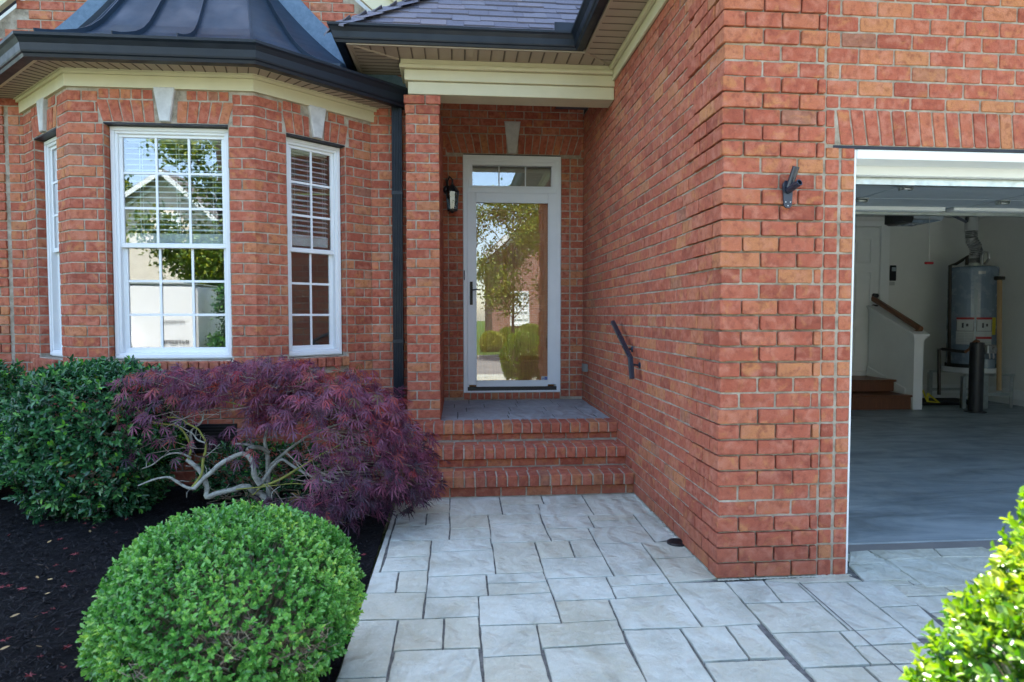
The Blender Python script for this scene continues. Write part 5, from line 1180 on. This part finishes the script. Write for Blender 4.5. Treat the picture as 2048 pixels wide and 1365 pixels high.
def globe(name, label, cat, c, R, n_, k, ln, wd, material, seed, bare=None, low=-.75, slen=.028):
    t = thing(name, label, cat, (c[0], c[1], 0)); d = fib(n_) + rng.normal(0, .01, (n_, 3)); d = unit(d); lm = lump(d, seed, .022)
    d = d[d[:, 2] > low]; lm = lump(d, seed, .030, 4); cl = lump(d, seed + 5, .35, 7)
    keep = rng.random(len(d)) < np.clip(1.1 + cl * 1.2, .3, 1)
    if bare is not None: keep &= rng.random(len(d)) > bare(d) * .8
    dall = d; d = d[keep]; lm = lm[keep]; R_ = np.array(R); off = rng.uniform(-.11, .012, len(d))
    Pt = np.array(c) + d * R_ * (1 + lm + off)[:, None]; nrm = unit(d / R_); dr_ = nrm + rng.normal(0, .35, d.shape) + np.array([0, 0, .35])
    cl2 = np.clip(.5 + lump(d, seed + 9, .22, 5), 0, 1)
    V, Fq, tn = shoots(Pt - unit(dr_) * slen, dr_, k, slen, ln, wd, tone_base=np.clip(cl2 * .7 + rng.random(len(d)) * .3, 0, 1))
    # inner darker layer
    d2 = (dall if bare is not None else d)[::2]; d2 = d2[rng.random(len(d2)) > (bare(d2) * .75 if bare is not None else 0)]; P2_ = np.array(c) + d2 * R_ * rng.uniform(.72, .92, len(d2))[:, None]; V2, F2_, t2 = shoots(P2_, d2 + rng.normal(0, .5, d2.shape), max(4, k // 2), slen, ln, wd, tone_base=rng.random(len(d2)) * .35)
    if bare is not None:
        pass
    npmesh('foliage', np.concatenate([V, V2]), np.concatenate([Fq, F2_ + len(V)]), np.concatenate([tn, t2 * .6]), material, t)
    mb = MB(); random.seed(seed); c0 = Vector((c[0], c[1], .0))
    if bare is not None:      # dead twiggy sprays in the thin patches
        bd = dall[bare(dall) > .35]
        for dd in bd[rng.integers(0, len(bd), 170)]:
            e_ = Vector(c) + Vector(dd * R_ * random.uniform(.90, 1.0)); s_ = Vector(c) + Vector(dd * R_ * random.uniform(.62, .75)) + Vector((jit(.05), 0, -.05)); m_ = s_.lerp(e_, .5) + Vector((jit(.02), jit(.02), jit(.02))); mb.tube([s_, m_, e_], [.0028, .002, .001], 4)
            for _ in range(3): q_ = m_.lerp(e_, random.random()); mb.tube([q_, q_ + Vector((jit(.035), jit(.02), random.uniform(-.01, .035)))], [.0015, .0007], 3)
    sel = d[rng.integers(0, len(d), 420)]
    for dd in sel:
        e_ = Vector(c) + Vector(dd * R_ * random.uniform(.86, .98)); m_ = c0.lerp(e_, .55) + Vector((jit(.04), jit(.04), .05)); s_ = c0.lerp(m_, .25)
        mb.tube([s_, m_, e_], [.005, .0032, .0014], 4)
    for i in range(14): a = random.uniform(0, 6.28); mb.tube([c0 + Vector((jit(.04), jit(.04), -.04)), c0 + Vector((math.cos(a) * R[0] * .45, math.sin(a) * R[1] * .45, R[2] * .8))], [.011, .005], 6)
    mb.build('branch', 'twig', t); return t
gc = (-.79, 2.22, .33)
def bare_g(d):   # thin, twiggy patches on the side low towards the viewer
    def blob(v, r_): v = np.array(v) / np.linalg.norm(v); return np.clip(1 - (np.arccos(np.clip(d @ v, -1, 1)) / r_) ** 2, 0, 1)
    return .97 * blob((.30, -.92, .20), .30) + .9 * blob((.75, -.62, -.12), .34) + .85 * blob((-.25, -.93, -.05), .22) + .85 * blob((-.2, -.9, -.42), .25) + .7 * blob((.15, -.97, -.25), .25)
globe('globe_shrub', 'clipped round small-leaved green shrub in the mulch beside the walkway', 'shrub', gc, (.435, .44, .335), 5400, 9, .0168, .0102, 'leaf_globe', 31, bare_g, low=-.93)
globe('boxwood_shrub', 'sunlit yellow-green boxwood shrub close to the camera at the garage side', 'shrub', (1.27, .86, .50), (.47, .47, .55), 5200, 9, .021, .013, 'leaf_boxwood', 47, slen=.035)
# laurel hedge blocks (upright clipped shrub with larger glossy leaves)
def hedge(name, label, x0, x1, y0, y1, z0, z1, n_, seed, ln=.042, wd=.019):
    t = thing(name, label, 'shrub', ((x0 + x1) / 2, (y0 + y1) / 2, 0), 'clipped glossy-leaved shrubs under the bay'); c = np.array([(x0 + x1) / 2, (y0 + y1) / 2, (z0 + z1) / 2]); h = np.array([(x1 - x0) / 2, (y1 - y0) / 2, (z1 - z0) / 2])
    d = fib(n_); e_ = 4.0; s_ = (np.abs(d) ** e_).sum(1) ** (-1 / e_); q_ = d * s_[:, None]
    low = np.clip((q_[:, 2] + .2) / -.8, 0, 1); q_[:, :2] *= (1 - .30 * low)[:, None]      # narrows to its foot
    lm = lump(d, seed, .035, 4); keep = rng.random(n_) < np.where(q_[:, 2] < -.3, .62, 1.0) * np.clip(1.1 + lump(d, seed + 3, .35, 8), .3, 1)
    d, q_, lm = d[keep], q_[keep], lm[keep]; Pt = c + q_ * h * (1 + lm + rng.uniform(-.10, .02, len(d)))[:, None]
    nrm = unit(np.sign(q_) * np.abs(q_) ** 3); dr_ = nrm + rng.normal(0, .45, d.shape) + np.array([0, 0, .25])
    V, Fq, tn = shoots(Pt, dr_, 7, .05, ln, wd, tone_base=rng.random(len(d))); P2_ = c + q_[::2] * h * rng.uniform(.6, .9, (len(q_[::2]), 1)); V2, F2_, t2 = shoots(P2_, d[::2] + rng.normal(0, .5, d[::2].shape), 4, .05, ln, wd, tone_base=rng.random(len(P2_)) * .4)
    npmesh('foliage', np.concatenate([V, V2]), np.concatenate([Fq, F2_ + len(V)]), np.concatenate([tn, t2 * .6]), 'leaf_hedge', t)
    mb = MB(); random.seed(seed)
    for i in range(9):
        b0 = Vector((c[0] + jit(h[0] * .35), c[1] + jit(h[1] * .4), -.03)); tp_ = Vector((c[0] + jit(h[0] * .9), c[1] + jit(h[1] * .8), z1 - random.uniform(.05, .3))); m_ = b0.lerp(tp_, .45) + Vector((jit(.05), jit(.05), 0)); mb.tube([b0, m_, tp_], [.014, .009, .003], 6)
        for j in range(9): s_ = m_.lerp(tp_, random.random()); mb.tube([s_, s_ + Vector((jit(.22), jit(.2), random.uniform(-.02, .16)))], [.004, .0015], 4)
    mb.build('stem', 'twig', t)
hedge('laurel_shrub', 'dark green glossy-leaved clipped shrub left of the purple maple', -2.78, -1.95, 3.92, 4.62, .02, .97, 2700, 61)
hedge('laurel_shrub', 'dark glossy-leaved shrub cut off by the left edge of the photo', -4.2, -3.06, 4.25, 4.95, .10, 1.00, 2000, 67)
hedge('low_evergreen', 'low dark evergreen sprig behind the maple branches against the brick', -1.75, -.95, 4.30, 4.62, .02, .40, 500, 71, .035, .016)

# ---- purple laceleaf maple
mp_ = thing('laceleaf_maple', 'purple weeping laceleaf maple with twisted pale branches left of the steps', 'tree', (-1.05, 4.05, 0))
Zm = lambda x, y, d=4.02: onY(240 + x / 5.12, 780 + y / 5.12, d)
BR = [([(1500, 1130, 4.05), (1440, 1060, 4.05), (1360, 1030, 4.03), (1290, 985, 4.0), (1150, 1020, 3.98), (1000, 1060, 3.96), (900, 1090, 3.95), (885, 1000, 3.96), (845, 880, 3.98), (800, 800, 4.0), (720, 735, 4.02), (690, 715, 4.03)], (.020, .0125)),
 ([(1440, 975, 3.98), (1385, 880, 3.97), (1360, 760, 3.96), (1320, 690, 3.95), (1240, 650, 3.95), (1130, 700, 3.94), (1020, 770, 3.93), (930, 850, 3.92), (860, 905, 3.91), (780, 1000, 3.90), (740, 1010, 3.90)], (.017, .012)),
 ([(780, 1010, 3.9), (700, 1000, 3.9), (600, 955, 3.89), (500, 900, 3.88), (400, 905, 3.87), (300, 935, 3.86), (190, 980, 3.85)], (.010, .004)),
 ([(740, 1000, 3.90), (800, 930, 3.92), (840, 850, 3.93), (850, 720, 3.94), (870, 620, 3.95), (880, 540, 3.96), (850, 460, 3.97), (790, 400, 3.98), (700, 350, 3.98), (600, 300, 3.98), (480, 275, 3.98)], (.0085, .004)),
 ([(880, 545, 3.96), (800, 515, 3.96), (740, 450, 3.97), (640, 390, 3.98), (560, 340, 3.98)], (.006, .002)),
 ([(715, 720, 4.02), (700, 690, 4.03), (720, 600, 4.03), (690, 500, 4.02), (640, 420, 4.02), (560, 365, 4.01), (420, 350, 4.0), (300, 310, 3.99), (160, 170, 3.98)], (.009, .003)),
 ([(730, 700, 4.02), (640, 655, 4.01), (540, 645, 4.0), (440, 690, 3.98), (330, 760, 3.96), (230, 805, 3.95)], (.007, .003)),
 ([(730, 640, 4.06), (745, 560, 4.06), (720, 480, 4.06), (740, 400, 4.05), (840, 330, 4.04), (870, 230, 4.04)], (.010, .004)),
 ([(1440, 975, 3.98), (1500, 880, 4.0), (1580, 780, 4.02), (1660, 710, 4.03), (1740, 760, 4.04), (1830, 820, 4.02), (1950, 880, 4.0), (2200, 960, 3.95)], (.013, .006)),
 ([(1430, 990, 3.98), (1560, 960, 3.97), (1680, 890, 3.96), (1800, 820, 3.95), (1900, 760, 3.94), (2050, 670, 3.92), (2250, 560, 3.9)], (.010, .004)),
 ([(1530, 1130, 4.08), (1520, 900, 4.10), (1510, 700, 4.10), (1490, 500, 4.10), (1560, 300, 4.1), (1700, 100, 4.1)], (.018, .006)),
 ([(1510, 620, 4.1), (1400, 590, 4.08), (1300, 560, 4.05), (1180, 555, 4.03)], (.012, .005)), ([(1300, 620, 3.96), (1350, 590, 4.0), (1450, 600, 4.06), (1520, 650, 4.09)], (.014, .012)),
 ([(1560, 300, 4.1), (1400, 240, 4.08), (1200, 150, 4.05), (1000, 120, 4.02), (820, 190, 4.0)], (.006, .002)),
 ([(1600, 380, 4.1), (1900, 300, 4.08), (2200, 200, 4.05), (2500, 150, 4.0)], (.009, .003)), ([(1510, 800, 4.1), (1800, 560, 4.1), (2100, 400, 4.08), (2500, 300, 4.05), (2800, 350, 4.0)], (.010, .003)),
 ([(1450, 985, 3.98), (1380, 1060, 3.96), (1340, 1080, 3.95)], (.006, .002)), ([(865, 690, 3.93), (960, 620, 3.92), (1020, 560, 3.91)], (.003, .0015)), ([(1190, 1020, 3.94), (1500, 990, 3.93), (1750, 960, 3.92), (1900, 965, 3.9)], (.0045, .002)), ([(1560, 1130, 3.9), (1560, 1050, 3.9), (1640, 980, 3.9)], (.004, .002))]
mbw = MB(); mbg = MB(); random.seed(9)
for j, (pts, (ra, rb)) in enumerate(BR):
    P_ = [Zm(x, y, d) for x, y, d in pts]; P_ = [P_[0]] + [q_ + Vector((jit(.004), jit(.01), jit(.004))) for q_ in P_[1:]]
    # densify (Catmull-Rom)
    Q = []
    for i in range(len(P_) - 1):
        a, b, c_, d_ = P_[max(0, i - 1)], P_[i], P_[i + 1], P_[min(len(P_) - 1, i + 2)]
        for k in range(4):
            t = k / 4; Q.append(.5 * ((2 * b) + (c_ - a) * t + (2 * a - 5 * b + 4 * c_ - d_) * t * t + (3 * b - a - 3 * c_ + d_) * t ** 3))
    Q.append(P_[-1]); R_ = [(ra + (rb - ra) * i / (len(Q) - 1)) * random.uniform(.9, 1.12) for i in range(len(Q))]
    (mbg if j in (3, 5, 9, 13, 16, 18) else mbw).tube(Q, R_, 9)
    for i in range(3, len(Q), 3):
        if random.random() < .6: d_ = Vector((jit(1), jit(.6), random.uniform(-.2, 1))).normalized() * random.uniform(.02, .10); mbw.tube([Q[i], Q[i] + d_ * .5 + Vector((jit(.01), 0, .005)), Q[i] + d_], [.0028, .002, .001], 4)
g0_ = Zm(1520, 1150, 4.08); mbw.tube([Vector((g0_.x + .01, 4.10, -.05)), Vector((g0_.x, 4.09, .10)), g0_], [.034, .028, .022], 10)
mbw.build('trunk', 'maple_bark', mp_, smooth=True); mbg.build('branch', 'green_bark', mp_, smooth=True, label='thin olive-green maple branches')
# leaf positions: weeping dome plus an airy sweep to the left
cen = np.array([-.82, 4.05, .38]); Rm = np.array([.63, .50, .61])
def dome(n_):
    d = unit(rng.normal(0, 1, (n_ * 3, 3))); d = d[d[:, 2] > -.42]; lm = lump(d, 88, .085, 5)
    q_ = cen + d * Rm * (rng.uniform(.60, 1.08, len(d)) ** .6 * (1 + lm))[:, None]
    nrm = unit(d / Rm); return q_[:n_ * 2], nrm[:n_ * 2]
Q1, N1 = dome(3400)
# opening on the left front where the bare trunks show
Q1px = np.array([( -((C0 - Vector(q_)).dot(_cr)) / max(.1, -(C0 - Vector(q_)).dot(_cw)) * F + 1024, 682.5 + ((C0 - Vector(q_)).dot(_cu)) / max(.1, -(C0 - Vector(q_)).dot(_cw)) * F) for q_ in Q1])
opening = (Q1[:, 0] < -.93) & (Q1[:, 2] < .66) ; opening2 = (Q1[:, 0] < -.84) & (Q1[:, 2] < .52) & (rng.random(len(Q1)) < .85)
clm = lump(N1 * 1.0, 131, .6, 6) ; Q1k = ~(opening | opening2) & (rng.random(len(Q1)) < np.clip(.9 + clm, .25, 1)); Q1, N1 = Q1[Q1k], N1[Q1k]
n2 = 1150; xx = rng.uniform(-2.05, -.95, n2); topz = .94 + .10 * np.clip((xx + 2.05) / .5, 0, 1) + .03 * np.sin(xx * 9); botz = .70 + .08 * np.clip((xx + 2.0) / .9, 0, 1) - .06 * (xx < -1.8)
zz = botz + (topz - botz) * rng.random(n2) ** .6; yy = rng.uniform(3.82, 4.38, n2); Q2 = np.stack([xx, yy, zz], -1); N2 = unit(np.stack([rng.normal(-.4, .5, n2), rng.normal(-.5, .5, n2), rng.normal(.5, .4, n2)], -1))
n3 = 260; Q3 = np.stack([rng.uniform(-1.25, -.75, n3), rng.uniform(3.75, 4.0, n3), rng.uniform(.02, .22, n3)], -1); N3 = unit(np.stack([rng.normal(-.2, .5, n3), np.full(n3, -.8), rng.normal(.2, .4, n3)], -1))
n4 = 60; Q4 = np.stack([rng.uniform(-2.0, -1.2, n4), rng.uniform(3.8, 4.0, n4), rng.uniform(.45, .75, n4)], -1); N4 = N3[:n4]
QQ = np.concatenate([Q1, Q2, Q3, Q4]); NN = np.concatenate([N1, N2, N3, N4]); nL = len(QQ)
cenx = np.concatenate([NN[:, :2] * 1.0, np.full((nL, 1), -.55)], 1) + rng.normal(0, .55, (nL, 3)); ax1 = unit(cenx)     # hanging direction
pn = unit(NN + rng.normal(0, .35, (nL, 3))); sd_ = unit(np.cross(ax1, pn)); pn = np.cross(sd_, ax1)
lobes = [(-1.9, .5), (-1.25, .75), (-.62, .95), (0, 1.1), (.62, .95), (1.25, .75), (1.9, .5)]
size = rng.uniform(.042, .074, nL); tn = np.clip(rng.normal(.52, .25, nL) + .25 * NN[:, 2] - .15 * (QQ[:, 2] < .3) , 0, .97); tn = np.where(rng.random(nL) < .02, 1, tn)  # light and shade put into leaf tone: paler facing up, darker low down
VV = []; TT_ = []
for (a, l) in lobes:
    aa = a + rng.normal(0, .08, nL); d = unit(ax1 * np.cos(aa)[:, None] + sd_ * np.sin(aa)[:, None] + pn * (-.18 * abs(a))); w_ = np.cross(d, pn)
    L_ = (size * l)[:, None]; droop = np.array([0, 0, -1]) * L_ * .22
    b0 = QQ; m1 = QQ + d * L_ * .5 + w_ * L_ * .066 + droop * .25; m2 = QQ + d * L_ * .5 - w_ * L_ * .058 + droop * .25; tip = QQ + d * L_ + droop
    VV.append(np.stack([b0, m1, tip, m2], 1)); TT_.append(tn)
    # side teeth give the cut-leaf look
    for sgn in (1, -1):
        t0_ = QQ + d * L_ * .42 + droop * .2; t1_ = QQ + d * L_ * .80 + w_ * L_ * .22 * sgn + droop * .7; t2_ = QQ + d * L_ * .56 + droop * .35; t3_ = QQ + d * L_ * .58 + w_ * L_ * .04 * sgn + droop * .35
        VV.append(np.stack([t0_, t3_, t1_, t2_], 1)); TT_.append(tn)
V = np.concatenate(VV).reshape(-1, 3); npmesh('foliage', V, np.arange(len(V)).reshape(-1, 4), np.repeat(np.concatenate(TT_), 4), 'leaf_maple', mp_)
mb = MB(); random.seed(14)
for i in range(330):
    q_ = Vector(QQ[random.randrange(nL)]); c_ = Vector((-1.0 + jit(.25) if q_.x > -1.1 else q_.x + .35, 4.08 + jit(.15), min(q_.z + jit(.15), .8))); m_ = q_.lerp(c_, .35) + Vector((jit(.02), jit(.02), .035)); e_ = q_.lerp(c_, .7) + Vector((0, 0, .03)); mb.tube([q_, m_, e_], [.0010, .0018, .0026], 4)
mb.build('twig', 'twig', mp_)
# small fallen leaves on the mulch
random.seed(17)
fl_spots = [(60, 1090), (85, 1068), (150, 1115), (95, 1190), (20, 1172), (130, 1178), (30, 1235), (45, 1180), (90, 1236), (72, 1240), (10, 1290), (135, 1305), (100, 1160), (170, 1062), (18, 1085), (160, 1290), (8, 1150), (120, 1090), (715, 1110), (700, 1130), (728, 1105)]
for _ in range(14): fl_spots.append((random.uniform(0, 150), random.uniform(1060, 1360)))
for _ in range(6): fl_spots.append((random.uniform(170, 300), random.uniform(1040, 1075)))
def star(mb, c, s):
    n_ = 14; a0 = random.uniform(0, 6.28); vs = [c + Vector((0, 0, .004))]
    for i in range(n_): r_ = s * (1 if i % 2 == 0 else .28) * random.uniform(.8, 1.1); a = a0 + i * 2 * math.pi / n_; vs.append(c + Vector((math.cos(a) * r_, math.sin(a) * r_, random.uniform(.001, .012))))
    mb.add(vs, [(0, 1 + i, 1 + (i + 1) % n_) for i in range(n_)])
def oval(mb, c, s):
    a = random.uniform(0, 6.28); u_ = Vector((math.cos(a), math.sin(a), .15)) * s; w_ = Vector((-math.sin(a), math.cos(a), .3)) * s * .4
    mb.add([c - u_, c - u_ * .3 + w_, c + u_ * .4 + w_ * .9, c + u_, c + u_ * .4 - w_ * .6, c - u_ * .3 - w_ * .8], [(0, 1, 2, 3), (0, 3, 4, 5)])
for i, (x, y) in enumerate(fl_spots):
    q_ = onZ(x, y, .03); q_.z = float(bedz(q_.x, q_.y)) + .022; mb = MB()
    if i % 3: star(mb, q_, random.uniform(.009, .026)); mb.build('fallen_leaf', 'dead_leaf_red', None, label='small red maple leaf fallen on the black mulch', cat='fallen leaf', group='red maple leaves fallen on the mulch')
    else: oval(mb, q_, random.uniform(.011, .018)); mb.build('fallen_leaf', 'dead_leaf_tan', None, label='dry tan oval leaf lying on the black mulch', cat='fallen leaf', group='dry tan leaves on the mulch')

# ------------------------------------------------------------ the street behind the camera (seen in the glass)
random.seed(23)
def across_house(name, label, x0, x1, y, zw, apex_x, apex_z, depth, material, wins):
    t = thing(name, label, 'house', ((x0 + x1) / 2, y - depth / 2, 0)); mb = MB()
    P_ = [(x0, 0), (x1, 0), (x1, zw), (apex_x, apex_z), (x0, zw)]; n_ = len(P_)
    mb.add([(a, y, b) for a, b in P_] + [(a, y - depth, b) for a, b in P_], [tuple(range(n_)), tuple(range(2 * n_ - 1, n_ - 1, -1))] + [(i, (i + 1) % n_, n_ + (i + 1) % n_, n_ + i) for i in range(n_)]); mb.build('wall', material, t)
    mb = MB()
    for ex_, ez in ((x0, zw), (x1, zw)):
        d_ = Vector((ex_ - apex_x, 0, ez - apex_z)).normalized(); up_ = Vector((0, 0, .12)); a = Vector((apex_x, y + .5, apex_z)); b = Vector((ex_, y + .5, ez)) + d_ * .5
        mb.hexa([a + Vector((0, -depth - 1, 0)), a, b, b + Vector((0, -depth - 1, 0)), a + Vector((0, -depth - 1, 0)) + up_, a + up_, b + up_, b + Vector((0, -depth - 1, 0)) + up_])
    mb.build('roof', 'roof_across', t)
    mb = MB()
    for ex_, ez in ((x0, zw), (x1, zw)):
        d_ = Vector((ex_ - apex_x, 0, ez - apex_z)).normalized(); a = Vector((apex_x, y + .52, apex_z + .05)); b = Vector((ex_, y + .52, ez + .05)) + d_ * .5
        for w0, w1, yo in ((0, .26, 0), (.34, .50, -.45)):
            mb.hexa([a + Vector((0, yo, -w1)), b + Vector((0, yo, -w1)), b + Vector((0, yo + .08, -w1)), a + Vector((0, yo + .08, -w1)), a + Vector((0, yo, -w0)), b + Vector((0, yo, -w0)), b + Vector((0, yo + .08, -w0)), a + Vector((0, yo + .08, -w0))])
    mb.build('rake_board', 'vinyl_white', t)
    ff = Face((0, y), (-1, 0))
    for (a, b, c_, d_) in wins:
        mb = MB(); frame(mb, ff, -b, -a, c_, d_, .10, 0.0, .08)
        for k in (1, 2): fbox(mb, ff, -b + (b - a) * k / 3 - .02, -b + (b - a) * k / 3 + .02, c_ + .1, d_ - .1, .02, .05)
        for k in range(1, 5): fbox(mb, ff, -b + .1, -a - .1, c_ + (d_ - c_) * k / 5 - .02, c_ + (d_ - c_) * k / 5 + .02, .02, .049)
        w_ = mb.build('window', 'vinyl_white', t); mb = MB(); fbox(mb, ff, -b + .05, -a - .05, c_ + .05, d_ - .05, .003, .012); mb.build('pane', 'blind_slat', w_)
    return t
across_house('gabled_house', 'pale brick house with white gable trim across the street', -21, -8.4, -21.3, 3.2, -13.8, 8.1, 9, 'light_brick', [(-14.3, -13.2, 4.3, 6.2), (-17.5, -16.3, 1.0, 2.8), (-14.3, -13.2, 1.0, 2.8)])
across_house('brick_house_across', 'dark red brick house with a dark roof across the street', 1.5, 12, -15, 4.3, 6.8, 9.1, 8, 'brick_far', [(2.3, 3.15, .9, 2.45), (7.0, 8.2, 1.0, 2.6)])
tr_ = thing('cargo_trailer', 'white enclosed cargo trailer parked across the driveway', 'trailer', (-9.0, -7.4, 0))
mb = MB(); mb.box(-11.6, -6.55, -8.4, -6.35, .45, 2.12, bev=.06); mb.build('body', 'trailer_white', tr_)
mb = MB(); mb.box(-11.62, -6.53, -8.42, -6.33, .40, .449); mb.box(-11.62, -6.53, -8.42, -6.33, 2.121, 2.15); mb.build('trim_rail', 'galvanised', tr_)
for x_ in (-9.3, -8.4):
    mb = MB(); mb.lathe((x_, -6.36, .34), [(.33, -.1), (.34, 0), (.33, .10), (.2, .12)], 24, axis='y') ; w_ = mb.build('wheel', 'rubber', tr_); w_.location.y += .0
mb = MB(); vs = []
for i in range(13): a = math.pi * i / 12; vs += [(-8.85 + .98 * math.cos(a), -6.33, .42 + .5 * math.sin(a)), (-8.85 + .98 * math.cos(a), -6.08, .42 + .5 * math.sin(a)), (-8.85 + .92 * math.cos(a), -6.33, .42 + .46 * math.sin(a)), (-8.85 + .92 * math.cos(a), -6.08, .42 + .46 * math.sin(a))]
mb.add(vs, [(4 * i, 4 * i + 4, 4 * i + 5, 4 * i + 1) for i in range(12)] + [(4 * i + 2, 4 * i + 3, 4 * i + 7, 4 * i + 6) for i in range(12)] + [(4 * i + 1, 4 * i + 5, 4 * i + 7, 4 * i + 3) for i in range(12)]); mb.build('fender', 'trailer_white', tr_)
text('INTREPID', .16, (-6.75, -6.33, .62), (math.pi / 2, 0, math.pi), 'ink_black', 'lettering', tr_, .004)
text('INTREPID', .12, (-6.85, -6.33, 1.15), (math.pi / 2, 0, math.pi), 'ink_grey', 'lettering', tr_, .004)
# trees; an added evergreen stands in for the dark shape beside the trailer
def tree(name, label, x, y, h, r, zc, n_, ln, seed, trunk=.12, group='trees across the street', lm_='leaf_tree'):
    t = thing(name, label, 'tree', (x, y, 0), group); r_g = np.random.default_rng(seed); mb = MB(); random.seed(seed)
    top = Vector((x, y, h * .85)); mb.tube([Vector((x, y, -.1)), Vector((x + jit(.1), y + jit(.1), h * .4)), top], [trunk, trunk * .7, trunk * .2], 8); cents = []
    for i in range(26):
        a = r_g.uniform(0, 6.28); rr = r * math.sqrt(r_g.random()); z_ = zc + (h - zc) * r_g.uniform(-.9, .85); k = math.sqrt(max(.05, 1 - ((z_ - zc) / (h - zc + .01)) ** 2)); c_ = Vector((x + math.cos(a) * rr * k, y + math.sin(a) * rr * k, z_)); cents.append(c_)
        b0 = Vector((x, y, max(h * .25, z_ - rr * .8))); mb.tube([b0, b0.lerp(c_, .5) + Vector((0, 0, .1)), c_], [trunk * .35, trunk * .2, trunk * .06], 5)
    mb.build('trunk', 'dark_bark', t)
    cc = np.array(cents)[r_g.integers(0, 26, n_)]; Pt = cc + r_g.normal(0, r * .17, (n_, 3)); D_ = r_g.normal(0, 1, (n_, 3)); V, Fq, tn = leaves(Pt, D_, r_g.normal(0, 1, (n_, 3)) + np.array([0, 0, 1]), ln * r_g.uniform(.6, 1.2, n_), ln * .6 * r_g.uniform(.6, 1.2, n_), r_g.random(n_))
    npmesh('crown', V, Fq, tn, lm_, t); return t
tree('maple_tree', 'young yellow-green maple on the lawn facing the front door', 1.6, -5.5, 4.9, 1.35, 3.2, 9500, .10, 101, .05)
tree('oak_tree', 'large leafy tree right of the pale gabled house', -10.0, -17.5, 11.0, 2.6, 6.5, 12000, .22, 103, .25)
tree('oak_tree', 'distant leafy tree left of the pale gabled house', -20.5, -28, 10.5, 3.2, 7, 9000, .3, 107, .3)
tree('oak_tree', 'small leafy tree in front of the dark brick house', 4.4, -10.5, 4.5, 1.1, 3, 5000, .13, 109, .08)
tree('oak_tree', 'broad tree far behind the cargo trailer', -5.5, -24, 9.5, 3.0, 6, 9000, .28, 113, .3)
tree('stand_in_evergreen', 'added dark evergreen standing in for a dark shape at the end of the white cargo trailer', -5.85, -6.6, 2.3, .55, 1.1, 5000, .08, 117, .05, lm_='leaf_hedge')  # added tree, stands for a dark shape reflected in the bay glass
for (x, y, r, lb) in ((1.95, -10.6, .48, 'round clipped shrub below the brick house window, smaller one'), (2.75, -10.8, .55, 'round clipped shrub below the brick house window, larger one'), (1.2, -9.6, .40, 'low golden-green shrub at the edge of the lawn')):
    t = thing('round_shrub', lb, 'shrub', (x, y, 0), 'shrubs across the street'); d = fib(1500); d = d[d[:, 2] > -.6]; V, Fq, tn = shoots(np.array([x, y, r * .8]) + d * r * (1 + lump(d, 3, .03))[:, None], d, 4, .05, .07, .04); npmesh('foliage', V, Fq, np.clip(tn + (.3 if r == .40 else 0), 0, 1), 'leaf_tree', t)
    mb = MB(); mb.tube([(x, y, -.05), (x, y, r * .8)], [.04, .02], 6); mb.build('stem', 'dark_bark', t)
